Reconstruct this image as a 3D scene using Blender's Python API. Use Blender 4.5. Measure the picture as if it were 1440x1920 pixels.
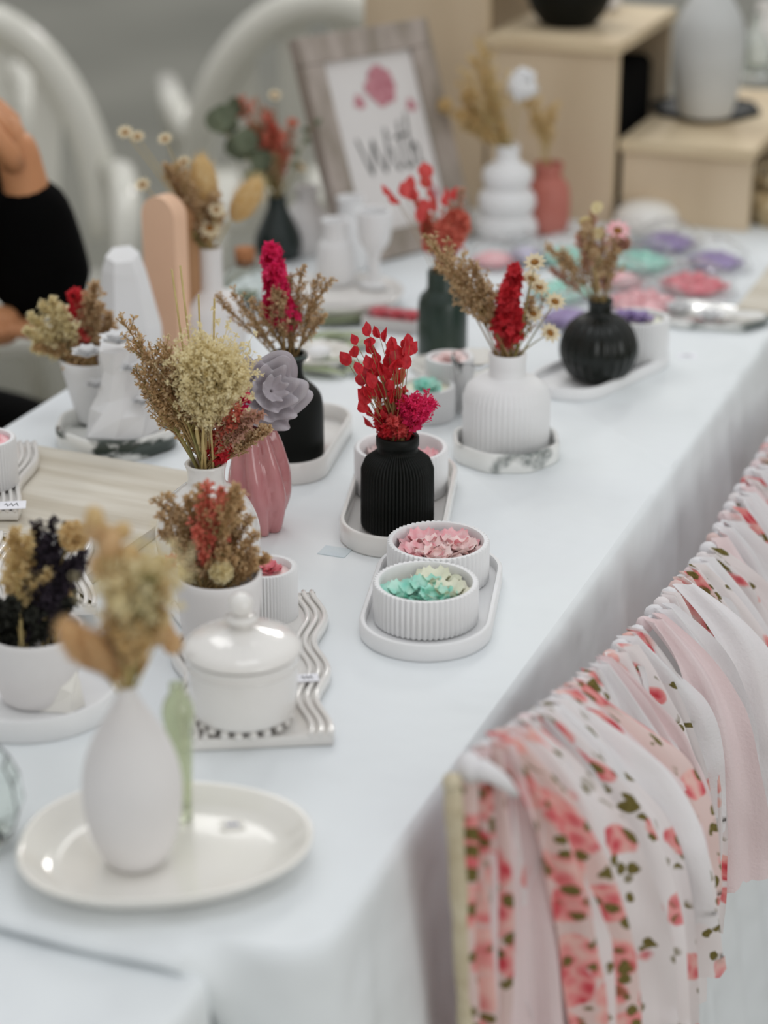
import bpy, math, random
from mathutils import Vector, Matrix, noise
V = Vector
PI = math.pi
SC = bpy.context.scene
COL = SC.collection
for o in list(bpy.data.objects): bpy.data.objects.remove(o)

# ------------------------------------------------------------------ camera
FPX = 4000.0                      # focal length in pixels of the 1440x1920 frame
TZ = 0.75                         # table top
CAM = V((0, 0, 1.52))
RT = V((0.93165, 0.36335, 0.0)); UP = V((-0.13927, 0.35710, 0.92363)); FW = V((-0.33560, 0.86050, -0.38330))
RT.normalize(); FW = (FW - RT * FW.dot(RT)).normalized(); UP = RT.cross(FW).normalized()
cd = bpy.data.cameras.new('camera'); cam = bpy.data.objects.new('camera', cd); COL.objects.link(cam)
cam.matrix_world = Matrix(((RT.x, UP.x, -FW.x, CAM.x), (RT.y, UP.y, -FW.y, CAM.y), (RT.z, UP.z, -FW.z, CAM.z), (0, 0, 0, 1)))
cd.sensor_fit = 'VERTICAL'; cd.sensor_height = 36; cd.lens = 36 * FPX / 1920
cd.clip_start = 0.05
cd.dof.use_dof = True; cd.dof.focus_distance = 1.86; cd.dof.aperture_fstop = 2.8
SC.camera = cam
SC.view_settings.view_transform = 'Standard'; SC.view_settings.look = 'None'
SC.view_settings.gamma = 1; SC.view_settings.use_curve_mapping = False
SC.view_settings.exposure = -0.09
# ------------------------------------------------------------------ light
w = bpy.data.worlds.new('daylight'); SC.world = w; w.use_nodes = True
nt = w.node_tree; nt.nodes.clear()
out = nt.nodes.new('ShaderNodeOutputWorld'); bg = nt.nodes.new('ShaderNodeBackground')
tc = nt.nodes.new('ShaderNodeTexCoord'); sx = nt.nodes.new('ShaderNodeSeparateXYZ'); rp = nt.nodes.new('ShaderNodeValToRGB')
rp.color_ramp.elements[0].position = 0.0; rp.color_ramp.elements[0].color = (0.6, 0.58, 0.55, 1)
rp.color_ramp.elements[1].position = 1.0; rp.color_ramp.elements[1].color = (1.0, 1.03, 1.06, 1)
e = rp.color_ramp.elements.new(0.45); e.color = (0.86, 0.86, 0.85, 1)
nt.links.new(tc.outputs['Generated'], sx.inputs[0]); nt.links.new(sx.outputs['Z'], rp.inputs[0])
nt.links.new(rp.outputs[0], bg.inputs[0]); nt.links.new(bg.outputs[0], out.inputs[0]); bg.inputs[1].default_value = 0.74
def area(name, loc, target, sx_, sy_, power, color):
    l = bpy.data.lights.new(name, 'AREA'); l.shape = 'RECTANGLE'; l.size = sx_; l.size_y = sy_; l.energy = power; l.color = color
    o = bpy.data.objects.new(name, l); COL.objects.link(o); o.location = loc
    o.rotation_euler = (V(target) - V(loc)).to_track_quat('-Z', 'Y').to_euler(); return o
area('overhead_fill', (-2.0, 3.6, 3.4), (-0.8, 1.6, 0.75), 1.6, 1.2, 20, (1.0, 0.99, 0.97))  # unseen softbox added overhead at the back, not a known ceiling fitting
area('overhead_fill', (-0.2, 1.2, 3.6), (-0.7, 1.6, 0.75), 1.4, 1.0, 10, (0.97, 0.99, 1.0))  # second added overhead softbox, likewise without a fitting
area('right_fill', (2.5, -.3, 1.5), (-.45, 1.5, .6), 1.8, 1.6, 27, (0.98, 1.0, 0.99))  # fill added from the right to brighten the side drape, no known window
area('rear_fill', (-1.2, 5.6, 2.9), (-0.8, 1.9, 0.75), 0.35, 0.35, 18, (1.0, 0.98, 0.95))  # small unseen area light added high at the back, no known lamp

# ------------------------------------------------------------------ pixel -> place
def ray(u, v): return FW + RT * ((u - 720) / FPX) + UP * ((960 - v) / FPX)
def at(u, v, z=TZ): d = ray(u, v); return CAM + d * ((z - CAM.z) / d.z)
def atX(u, v, X): d = ray(u, v); return CAM + d * ((X - CAM.x) / d.x)
def atY(u, v, Y): d = ray(u, v); return CAM + d * ((Y - CAM.y) / d.y)
def proj(P):
    q = P - CAM; z = q.dot(FW); return 720 + FPX * q.dot(RT) / z, 960 - FPX * q.dot(UP) / z, z
FH = V((FW.x, FW.y, 0)).normalized()
def facing(u, v, P, dj=0.0):      # the place seen at (u, v), on the upright plane through P that faces the viewer, dj further back
    d = ray(u, v); Q = P + FH * dj; return CAM + d * ((Q - CAM).dot(FH) / d.dot(FH))
def base(u, vb, r, z=TZ):         # centre of a round foot whose front edge shows at vb and whose radius is r pixels
    v = vb
    for _ in range(4):
        P = at(u, v, z); s = (CAM.z - z) / (P - CAM).length; v = vb - r * s
    P = at(u, v, z); ppm = FPX / proj(P)[2]
    kz = (proj(P)[1] - proj(P + V((0, 0, .1)))[1]) / .1
    return P, ppm, kz

# ------------------------------------------------------------------ materials
def lin(h):
    c = [int(h[i:i + 2], 16) / 255 for i in (0, 2, 4)]
    return tuple((x / 12.92 if x <= .04045 else ((x + .055) / 1.055) ** 2.4) for x in c) + (1,)
MATS = {}
def mat(name, col, rough=.5, col2=None, nscale=40, bump=0, bscale=200, trans=0, coat=0, ior=1.45, spec=.5, stretch=None, bdist=.002, metal=0, detail=3, lo=.35, hi=.65, sheen=0, sss=0):
    if name in MATS: return MATS[name]
    m = bpy.data.materials.new(name); m.use_nodes = True; t = m.node_tree; b = t.nodes['Principled BSDF']
    b.inputs['Base Color'].default_value = lin(col); b.inputs['Roughness'].default_value = rough
    b.inputs['IOR'].default_value = ior; b.inputs['Specular IOR Level'].default_value = spec; b.inputs['Metallic'].default_value = metal
    b.inputs['Transmission Weight'].default_value = trans; b.inputs['Coat Weight'].default_value = coat; b.inputs['Coat Roughness'].default_value = .06
    b.inputs['Sheen Weight'].default_value = sheen
    if sss: b.inputs['Subsurface Weight'].default_value = sss; b.inputs['Subsurface Radius'].default_value = (1, .8, .7); b.inputs['Subsurface Scale'].default_value = .004
    co = t.nodes.new('ShaderNodeTexCoord'); mp = t.nodes.new('ShaderNodeMapping')
    t.links.new(co.outputs['Object'], mp.inputs[0])
    if stretch: mp.inputs['Scale'].default_value = stretch
    n = t.nodes.new('ShaderNodeTexNoise'); n.inputs['Scale'].default_value = nscale; n.inputs['Detail'].default_value = detail
    t.links.new(mp.outputs[0], n.inputs['Vector'])
    r = t.nodes.new('ShaderNodeValToRGB'); r.color_ramp.elements[0].position = lo; r.color_ramp.elements[1].position = hi
    r.color_ramp.elements[0].color = lin(col); r.color_ramp.elements[1].color = lin(col2 or col)
    t.links.new(n.outputs['Fac'], r.inputs[0]); t.links.new(r.outputs[0], b.inputs['Base Color'])
    if bump:
        n2 = t.nodes.new('ShaderNodeTexNoise'); n2.inputs['Scale'].default_value = bscale; n2.inputs['Detail'].default_value = 2
        t.links.new(mp.outputs[0], n2.inputs['Vector'])
        bp = t.nodes.new('ShaderNodeBump'); bp.inputs['Strength'].default_value = bump; bp.inputs['Distance'].default_value = bdist
        t.links.new(n2.outputs['Fac'], bp.inputs['Height']); t.links.new(bp.outputs[0], b.inputs['Normal'])
    MATS[name] = m; return m
def thin(m, fac):                 # lets part of the light through, like voile
    t = m.node_tree; b = t.nodes['Principled BSDF']; o = [n for n in t.nodes if n.type == 'OUTPUT_MATERIAL'][0]
    tr = t.nodes.new('ShaderNodeBsdfTranslucent'); t.links.new(b.inputs['Base Color'].links[0].from_socket, tr.inputs[0])
    mx = t.nodes.new('ShaderNodeMixShader'); mx.inputs[0].default_value = fac
    t.links.new(b.outputs[0], mx.inputs[1]); t.links.new(tr.outputs[0], mx.inputs[2]); t.links.new(mx.outputs[0], o.inputs[0]); return m
CLOTH = mat('white_cotton', 'e7ebec', .9, 'e5e9ec', 3, .8, 11, bdist=.012)
CLOTHP = mat('white_cotton_warm', 'e4e0e2', .9, 'e8e6e8', 3, .25, 700)
WGLOSS = mat('white_glaze', 'e6e3df', .12, 'ebe8e4', 12, coat=.6)
IVORY = mat('ivory_glaze', 'eae7df', .14, 'efece6', 10, coat=.6)
WMATT = mat('white_matt_clay', 'dfdcdb', .75, 'e5e2e1', 15, .08, 500)
WPURE = mat('white_plaster', 'ebebec', .6, 'e6e6e6', 15)
GREYM = mat('pale_grey_clay', 'c4c5c3', .7, 'cccdcb', 12)
BLACK = mat('black_matt_clay', '060906', .5, '090d0a', 20, .05, 400, spec=.25)
BLACKG = mat('black_glaze', '070c07', .25, '0c120c', 12, coat=.15, spec=.35)
BOTTLEG = mat('dark_green_glaze', '1d2d25', .35, '24362c', 10, coat=.12)
BLUEG = mat('dark_teal_glaze', '1a2523', .3, '26312f', 10, coat=.15)
ROSEG = mat('dusty_rose_glaze', 'b8767a', .16, 'c78a8a', 25, coat=.5, lo=.3, hi=.7)
TERRA = mat('terracotta_pink', 'b5685a', .45, 'c0766a', 20)
PEACH = mat('peach_painted_wood', 'ecc4a6', .6, 'e4bc9f', 8)
BROWNW = mat('brown_wood', '9a6f4c', .6, 'b08660', 30, stretch=(1, 1, .1))
MARBLE = mat('marbled_resin', 'f0f0ec', .2, '39423b', 22, coat=.4, lo=.52, hi=.60, detail=5, stretch=(1, 1, 1.6))
MARBLEL = mat('pale_marbled_resin', 'e8e8e5', .2, '4c5753', 18, coat=.5, lo=.54, hi=.64, detail=5)
PLANK = mat('whitewashed_wood', 'd9d3c6', .7, 'c2b9a8', 14, .2, 90, stretch=(.35, 3.6, 3.6), detail=5)
RISER = mat('pale_plywood', 'd6c3a8', .75, 'c9b599', 9, stretch=(1, 1, .25))
RISERT = mat('pale_plywood_edge', 'd8c6a6', .7, 'cbb696', 12, stretch=(.4, 2, 1))
DRIFT = mat('weathered_grey_wood', 'b0a49c', .8, '8e8478', 12, .3, 90, stretch=(3, 3, .6), detail=5)
PAPER = mat('card_paper', 'dcd8d6', .85)
INK = mat('dark_ink', '4a4a48', .8)
ROSEINK = mat('rose_print', 'b06c78', .85, 'c98f96', 120)
GLASS = mat('clear_glass', 'f6faf8', .03, trans=1, ior=1.45)
GLASSG = mat('pale_green_glass', 'e9efd8', .05, trans=.8, ior=1.4)
CORK = mat('cork', 'a06b45', .85, 'b98058', 60)
PINKWAX = mat('pink_wax', 'f0a8b0', .45, 'f8d0d2', 130, sss=.2)
ROSEWAX = mat('rose_wax', 'e0707c', .45, 'ee98a0', 90, sss=.2)
BLUSHWAX = mat('blush_wax', 'f8e4e0', .5, 'f5d6d4', 90, sss=.2)
TEALWAX = mat('mint_wax', '8fdccb', .45, 'cdf0e2', 70, sss=.2)
CREAMWAX = mat('cream_wax', 'eeecd8', .5, 'e6e8d0', 40, sss=.2)
PURPLEWAX = mat('lilac_wax', '8a72aa', .45, 'b3a2cc', 70, sss=.2)
STEMB = mat('brown_stem', '8a7048', .8, 'a08658', 60)
STEMG = mat('olive_stem', '7f7b4e', .8, 'a09058', 60)
STEMC = mat('straw_stem', 'c6b27c', .8, 'b39c66', 60)
BEIGEF = mat('beige_statice', 'e3cda8', .85, 'b8936a', 260)
CREAMF = mat('cream_fluff', 'f4eac6', .9, 'e6d8aa', 200)
YELF = mat('golden_dried_petals', 'ecd9aa', .85, 'd6b880', 200)
BROWNF = mat('brown_florets', 'bd9a6c', .85, 'e8cca0', 240)
PINKB = mat('dusty_pink_florets', 'dab4a2', .85, 'c39480', 260)
MAGENTA = mat('magenta_petals', 'f03070', .65, 'd82560', 200, sss=.1)
RED = mat('red_petals', 'e03a44', .65, 'c82a36', 240, sss=.1)
CORAL = mat('coral_petals', 'e88e78', .7, 'd87060', 240)
CORALR = mat('coral_red_petals', 'ea6a68', .7, 'd85654', 200)
BUNNY = mat('bunny_tail_tan', 'dcbc82', .95, 'e8d2a4', 200)
BUNNYD = mat('bunny_tail_toffee', 'dcb888', .95, 'e6c89c', 200)
DAISYC = mat('daisy_brown_centre', '7a4f1c', .9, '96662a', 300)
DAISYW = mat('daisy_cream_petals', 'efe4c8', .8)
EUCA = mat('eucalyptus_leaf', '5d6650', .7, '6d755e', 40)
LEAFG = mat('soft_green_leaf', '8d9878', .7, 'a3ab8c', 40)
PLUM = mat('plum_black_florets', '4a3e4a', .8, '2e2832', 200)
DARKGR = mat('black_green_florets', '23241f', .8, '33332a', 200)
FABRICG = thin(mat('lilac_grey_fabric', 'ccc6cb', .9, 'c2bac1', 30, .15, 900), .2)
WHITEP = mat('white_petals', 'e9e9ee', .8)
SKIN = mat('skin', 'cf9468', .5, 'c0855c', 12, sss=.15)
BLACKC = mat('black_fabric', '040404', .95, '060606', 30, spec=.1)
CHAIRW = mat('white_plastic', 'd6d4ca', .16, 'dad8ce', 3, coat=.2)
FLOOR = mat('concrete_floor', '77766a', .5, '8b897d', 1.2, .1, 30)
FLOORB = mat('beige_tile', 'a8a295', .6)
POSTM = mat('cream_rope_wood', 'cfc4aa', .8, 'bfb194', 60, .6, 160)
FILM = mat('clear_film', 'ffffff', .08, trans=.97, ior=1.12)
TAG = mat('tag_paper', 'eeeef4', .7)
BLUEINK = mat('blue_ink', '5c6fc0', .7)
GOLDR = mat('dark_glossy_rim', '10302c', .08, coat=1)
GREENBOX = mat('dark_green_fabric', '1f2a1c', .9, '2b3626', 20)
SHAVE = mat('wood_shavings', 'd8c8a4', .9, 'a58a62', 80)
HAIR = mat('dark_hair', '19130f', .6)
METAL = mat('grey_metal', '8a8c8e', .35, metal=.9)
TEALB = mat('teal_fabric', '3b4d4c', .9, '5c7170', 9)

for k_ in ('beige_statice', 'cream_fluff', 'golden_dried_petals', 'brown_florets', 'dusty_pink_florets', 'magenta_petals', 'red_petals', 'coral_petals', 'coral_red_petals', 'bunny_tail_tan', 'bunny_tail_toffee', 'daisy_cream_petals', 'white_petals', 'plum_black_florets'): thin(MATS[k_], .4)
def floral(name, ground, dens):   # printed cotton: coral roses and olive leaves on a pale ground
    m = bpy.data.materials.new(name); m.use_nodes = True; t = m.node_tree; L = t.links.new; b = t.nodes['Principled BSDF']; b.inputs['Roughness'].default_value = .9
    uv = t.nodes.new('ShaderNodeUVMap')
    def N(k, **kw):
        n = t.nodes.new(k)
        for a, c in kw.items(): n.inputs[a.replace('_', ' ')].default_value = c
        return n
    def ramp(src, stops):
        r = t.nodes.new('ShaderNodeValToRGB'); r.color_ramp.interpolation = 'LINEAR'
        r.color_ramp.elements[0].position, r.color_ramp.elements[0].color = stops[0]
        r.color_ramp.elements[1].position, r.color_ramp.elements[1].color = stops[-1]
        for p, c in stops[1:-1]: q = r.color_ramp.elements.new(p); q.color = c
        L(src, r.inputs[0]); return r.outputs[0]
    def mix(f, a, c):
        x = t.nodes.new('ShaderNodeMix'); x.data_type = 'RGBA'; L(f, x.inputs[0])
        if isinstance(a, tuple): x.inputs[6].default_value = a
        else: L(a, x.inputs[6])
        L(c, x.inputs[7]); return x.outputs[2]
    nz = N('ShaderNodeTexNoise', Scale=70.0); L(uv.outputs[0], nz.inputs['Vector'])
    add = t.nodes.new('ShaderNodeVectorMath'); add.operation = 'MULTIPLY_ADD'; L(nz.outputs['Color'], add.inputs[0]); add.inputs[1].default_value = (.010, .010, 0); L(uv.outputs[0], add.inputs[2])
    W, K = (1, 1, 1, 1), (0, 0, 0, 1)
    v1 = N('ShaderNodeTexVoronoi', Scale=30.0); L(add.outputs[0], v1.inputs['Vector'])
    v2 = N('ShaderNodeTexVoronoi', Scale=75.0); L(add.outputs[0], v2.inputs['Vector'])
    n3 = N('ShaderNodeTexNoise', Scale=16.0); L(uv.outputs[0], n3.inputs['Vector'])
    fine = N('ShaderNodeTexNoise', Scale=420.0); L(uv.outputs[0], fine.inputs['Vector'])
    rose = ramp(v1.outputs['Distance'], [(0, W), (.34 + dens * .2, W), (.40 + dens * .2, K)])
    some = ramp(v1.outputs['Color'], [(0, K), (.58 - dens * .55, K), (.62 - dens * .55, W)])
    mu = t.nodes.new('ShaderNodeMath'); mu.operation = 'MULTIPLY'; L(rose, mu.inputs[0]); L(some, mu.inputs[1])
    leaf = ramp(v2.outputs['Distance'], [(0, W), (.36, W), (.42, K)])
    some2 = ramp(v2.outputs['Color'], [(0, K), (.50 - dens * .1, K), (.52 - dens * .1, W)])
    mu2 = t.nodes.new('ShaderNodeMath'); mu2.operation = 'MULTIPLY'; L(leaf, mu2.inputs[0]); L(some2, mu2.inputs[1])
    area_ = ramp(n3.outputs['Fac'], [(0, K), (.47 - dens * .08, K), (.51 - dens * .08, W)])
    mu3 = t.nodes.new('ShaderNodeMath'); mu3.operation = 'MULTIPLY'; L(mu2.outputs[0], mu3.inputs[0]); L(area_, mu3.inputs[1])
    rcol = ramp(v2.outputs['Distance'], [(0, lin('c8343c')), (.25, lin('e0606a')), (.5, lin('f09a98')), (.8, lin('f6c9c0'))])
    lcol = ramp(fine.outputs['Fac'], [(.3, lin('5c5424')), (.7, lin('8a7e46'))])
    c = mix(mu.outputs[0], lin(ground), rcol); c = mix(mu3.outputs[0], c, lcol)
    L(c, b.inputs['Base Color']); thin(m, .25); MATS[name] = m; return m
FLORAL = floral('rose_print_cotton', 'f4eeee', 0.32)
FLORALD = floral('dense_rose_print_cotton', 'ecd4cf', .75)
VOILE = thin(mat('white_voile', 'f2f0f2', .9, 'f2f0f2', 20, .3, 300), .22)
PINKV = thin(mat('blush_voile', 'f3e2e3', .9, 'f2e0e1', 20, .3, 300), .22)

# ------------------------------------------------------------------ mesh building
def frame_of(d):
    d = d.normalized(); a = V((0, 0, 1)) if abs(d.z) < .9 else V((1, 0, 0)); x = d.cross(a).normalized(); return x, d.cross(x).normalized()
class M:
    def __init__(s): s.v = []; s.f = []; s.mi = []; s.uv = None
    def add(s, vs, fs, k=0):
        n = len(s.v); s.v += [tuple(p) for p in vs]; s.f += [tuple(i + n for i in f) for f in fs]; s.mi += [k] * len(fs)
    def tube(s, pts, rad, n=6, k=0, cap=True):
        pts = [V(p) for p in pts]; rad = rad if isinstance(rad, (list, tuple)) else [rad] * len(pts); vs = []; x = None
        for i, p in enumerate(pts):
            d = pts[min(i + 1, len(pts) - 1)] - pts[max(i - 1, 0)]
            if d.length < 1e-9: d = V((0, 0, 1))
            d.normalize()
            if x is None: x = frame_of(d)[0]
            x = (x - d * x.dot(d)); x = x.normalized() if x.length > 1e-6 else frame_of(d)[0]
            y = d.cross(x)
            vs += [p + (x * math.cos(2 * PI * j / n) + y * math.sin(2 * PI * j / n)) * rad[i] for j in range(n)]
        fs = [(i * n + j, i * n + (j + 1) % n, (i + 1) * n + (j + 1) % n, (i + 1) * n + j) for i in range(len(pts) - 1) for j in range(n)]
        if cap: fs += [tuple(range(n))[::-1], tuple(range((len(pts) - 1) * n, len(pts) * n))]
        s.add(vs, fs, k)
    def lathe(s, prof, n=64, c=(0, 0, 0), mod=None, k=0, sx=1, sy=1):
        c = V(c); vs = []
        for i, (r, z) in enumerate(prof):
            for j in range(n):
                a = 2 * PI * j / n; rr = r
                if mod: rr = mod(r, z, a, i)
                vs.append(c + V((rr * math.cos(a) * sx, rr * math.sin(a) * sy, z)))
        m = len(prof); fs = [(i * n + j, i * n + (j + 1) % n, (i + 1) * n + (j + 1) % n, (i + 1) * n + j) for i in range(m - 1) for j in range(n)]
        fs += [tuple(range(n))[::-1], tuple(range((m - 1) * n, m * n))]; s.add(vs, fs, k)
    def box(s, c, d, rot=None, k=0):
        c = V(c); vs = []
        for x in (-.5, .5):
            for y in (-.5, .5):
                for z in (-.5, .5):
                    p = V((x * d[0], y * d[1], z * d[2]));
                    if rot: p = rot @ p
                    vs.append(c + p)
        s.add(vs, [(0, 1, 3, 2), (4, 6, 7, 5), (0, 4, 5, 1), (2, 3, 7, 6), (0, 2, 6, 4), (1, 5, 7, 3)], k)
    def ball(s, c, r, n=10, m=7, k=0, axis=None, stretch=1):
        c = V(c); ax = (axis or V((0, 0, 1))).normalized(); x, y = frame_of(ax); vs = []
        for i in range(m + 1):
            t = PI * i / m; 
            for j in range(n):
                a = 2 * PI * j / n; q = max(math.sin(t), .02)
                vs.append(c + (x * math.cos(a) + y * math.sin(a)) * r * q + ax * (-math.cos(t)) * r * stretch)
        fs = [(i * n + j, i * n + (j + 1) % n, (i + 1) * n + (j + 1) % n, (i + 1) * n + j) for i in range(m) for j in range(n)]
        s.add(vs, fs + [tuple(range(n))[::-1], tuple(range(m * n, m * n + n))], k)
    def petal(s, p, d, nrm, L, Wd, cup=.25, k=0):
        d = d.normalized(); sd = d.cross(nrm).normalized(); nn = sd.cross(d)
        s.add([p, p + d * L * .55 - sd * Wd * .5 + nn * L * cup, p + d * L, p + d * L * .55 + sd * Wd * .5 + nn * L * cup, p + d * L * .5],
              [(0, 4, 1), (1, 4, 2), (2, 4, 3), (3, 4, 0)], k)
    def floret(s, p, d, sz, rg, np_=4, k=0):
        x, y = frame_of(d); a0 = rg.random() * 6
        for i in range(np_):
            a = a0 + 2 * PI * i / np_; o = x * math.cos(a) + y * math.sin(a)
            s.petal(p, (d * .6 + o), (d - o * .5), sz * rg.uniform(.8, 1.2), sz * .7, .12, k)
    def outline(s, pts, h, wall=.004, floor=.005, k=0, flare=0, rib=0):
        n = len(pts); P = [V((p[0], p[1], 0)) for p in pts]
        area2 = sum(P[i].x * P[(i + 1) % n].y - P[(i + 1) % n].x * P[i].y for i in range(n))
        if area2 < 0: P = P[::-1]
        N = []
        for i in range(n):
            d = (P[(i + 1) % n] - P[i - 1]).normalized(); N.append(V((d.y, -d.x, 0)))
        def ring(off, z): return [P[i] + N[i] * off + V((0, 0, z)) for i in range(n)]
        rings = [ring(-flare - .002, 0), ring(-flare, .002), ring(0, h - .0015), ring(-wall * .25, h), ring(-wall * .8, h), ring(-wall, h - .0015), ring(-flare - wall, floor + .001), ring(-flare - wall - .002, floor)]
        vs = [v for r in rings for v in r]; m = len(rings)
        fs = [(i * n + j, i * n + (j + 1) % n, (i + 1) * n + (j + 1) % n, (i + 1) * n + j) for i in range(m - 1) for j in range(n)]
        s.add(vs, fs + [tuple(range(n))[::-1], tuple(range((m - 1) * n, m * n))], k)
    def build(s, name, mats, parent=None, smooth=True, loc=None, angle=50):
        me = bpy.data.meshes.new(name); me.from_pydata(s.v, [], s.f)
        mats = mats if isinstance(mats, (list, tuple)) else [mats]
        for m in mats: me.materials.append(m)
        if len(mats) > 1: me.polygons.foreach_set('material_index', s.mi)
        me.update()
        if s.uv is not None:
            ul = me.uv_layers.new(name='UVMap')
            for lp in me.loops: ul.data[lp.index].uv = s.uv[lp.vertex_index]
        if smooth:
            me.polygons.foreach_set('use_smooth', [True] * len(me.polygons))
            if smooth == 'auto': me.set_sharp_from_angle(angle=math.radians(angle))
        o = bpy.data.objects.new(name, me); COL.objects.link(o)
        if parent is not None: o.parent = parent
        if loc is not None: o.location = loc
        return o
def tag(o, label=None, cat=None, group=None, kind=None):
    if label: o['label'] = label
    if cat: o['category'] = cat
    if group: o['group'] = group
    if kind: o['kind'] = kind
    return o
def thing(name, loc, label, cat, group=None, rz=0):
    o = bpy.data.objects.new(name, None); o.empty_display_size = .02; COL.objects.link(o); o.location = loc; o.rotation_euler = (0, 0, rz)
    return tag(o, label, cat, group)
def hollow(prof, wall=.003, depth=None):      # closes a vessel profile with a rim and an inner wall
    rT, zT = prof[-1]; z0 = prof[0][1]; depth = depth or (zT - z0) * .9
    inner = [(rT - wall * .3, zT + wall * .3), (rT - wall, zT)]
    for r, z in reversed(prof[:-1]):
        if z < zT - 1e-5 and z > max(z0 + .004, zT - depth): inner.append((max(r - wall, .002), z))
    r, z = inner[-1]; inner.append((r * .9, max(z0 + .004, zT - depth))); return prof + inner
def smoothprof(p, sub=4):         # Catmull-Rom through the given radii
    out_ = []
    for i in range(len(p) - 1):
        a = p[max(i - 1, 0)]; b = p[i]; c = p[i + 1]; d = p[min(i + 2, len(p) - 1)]
        for j in range(sub):
            t = j / sub
            f = lambda q0, q1, q2, q3: .5 * ((2 * q1) + (-q0 + q2) * t + (2 * q0 - 5 * q1 + 4 * q2 - q3) * t * t + (-q0 + 3 * q1 - 3 * q2 + q3) * t ** 3)
            out_.append((max(f(a[0], b[0], c[0], d[0]), .001), f(a[1], b[1], c[1], d[1])))
    return out_ + [p[-1]]
MOUTH = {}
def vase(name, key, u, vb, r0, prof, z, material, label, cat='vase', smooth=True, sub=4, flutes=0, amp=.0008, n=64, group=None, wall=.003, twist=0, frange=None, mouth=None):
    P, ppm, kz = base(u, vb, r0, z)
    pr = [(r / ppm, h / kz) for r, h in prof]
    if sub: pr = smoothprof(pr, sub)
    pr = [(max(pr[0][0] - .002, .001), 0)] + [(pr[0][0], .0015)] + [q for q in pr[1:] if q[1] > .0015]
    nout = len(pr); full = hollow(pr, wall); mod = None
    if flutes:
        n = flutes * (6 if flutes < 40 else 4); zt = pr[-1][1]
        lo, hi = frange or (0, 1)
        def mod(r, zz, a, i):
            if i >= nout or not (lo <= zz / zt <= hi): return r
            return r + amp * (abs(math.cos(flutes * a / 2 + twist * zz)) - .6) * 2
    m = M(); m.lathe(full, n, mod=mod)
    o = m.build(name, material, smooth='auto' if flutes else True, angle=70); o.location = P
    tag(o, label, cat, group)
    MOUTH[key] = (P + V((0, 0, pr[-1][1])), pr[-1][0] - wall, ppm)
    return o

# ------------------------------------------------------------------ floor and tables
m = M(); m.box((-1, 4, -.02), (16, 16, .04)); tag(m.build('floor', FLOOR, smooth=False), kind='structure')

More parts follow.
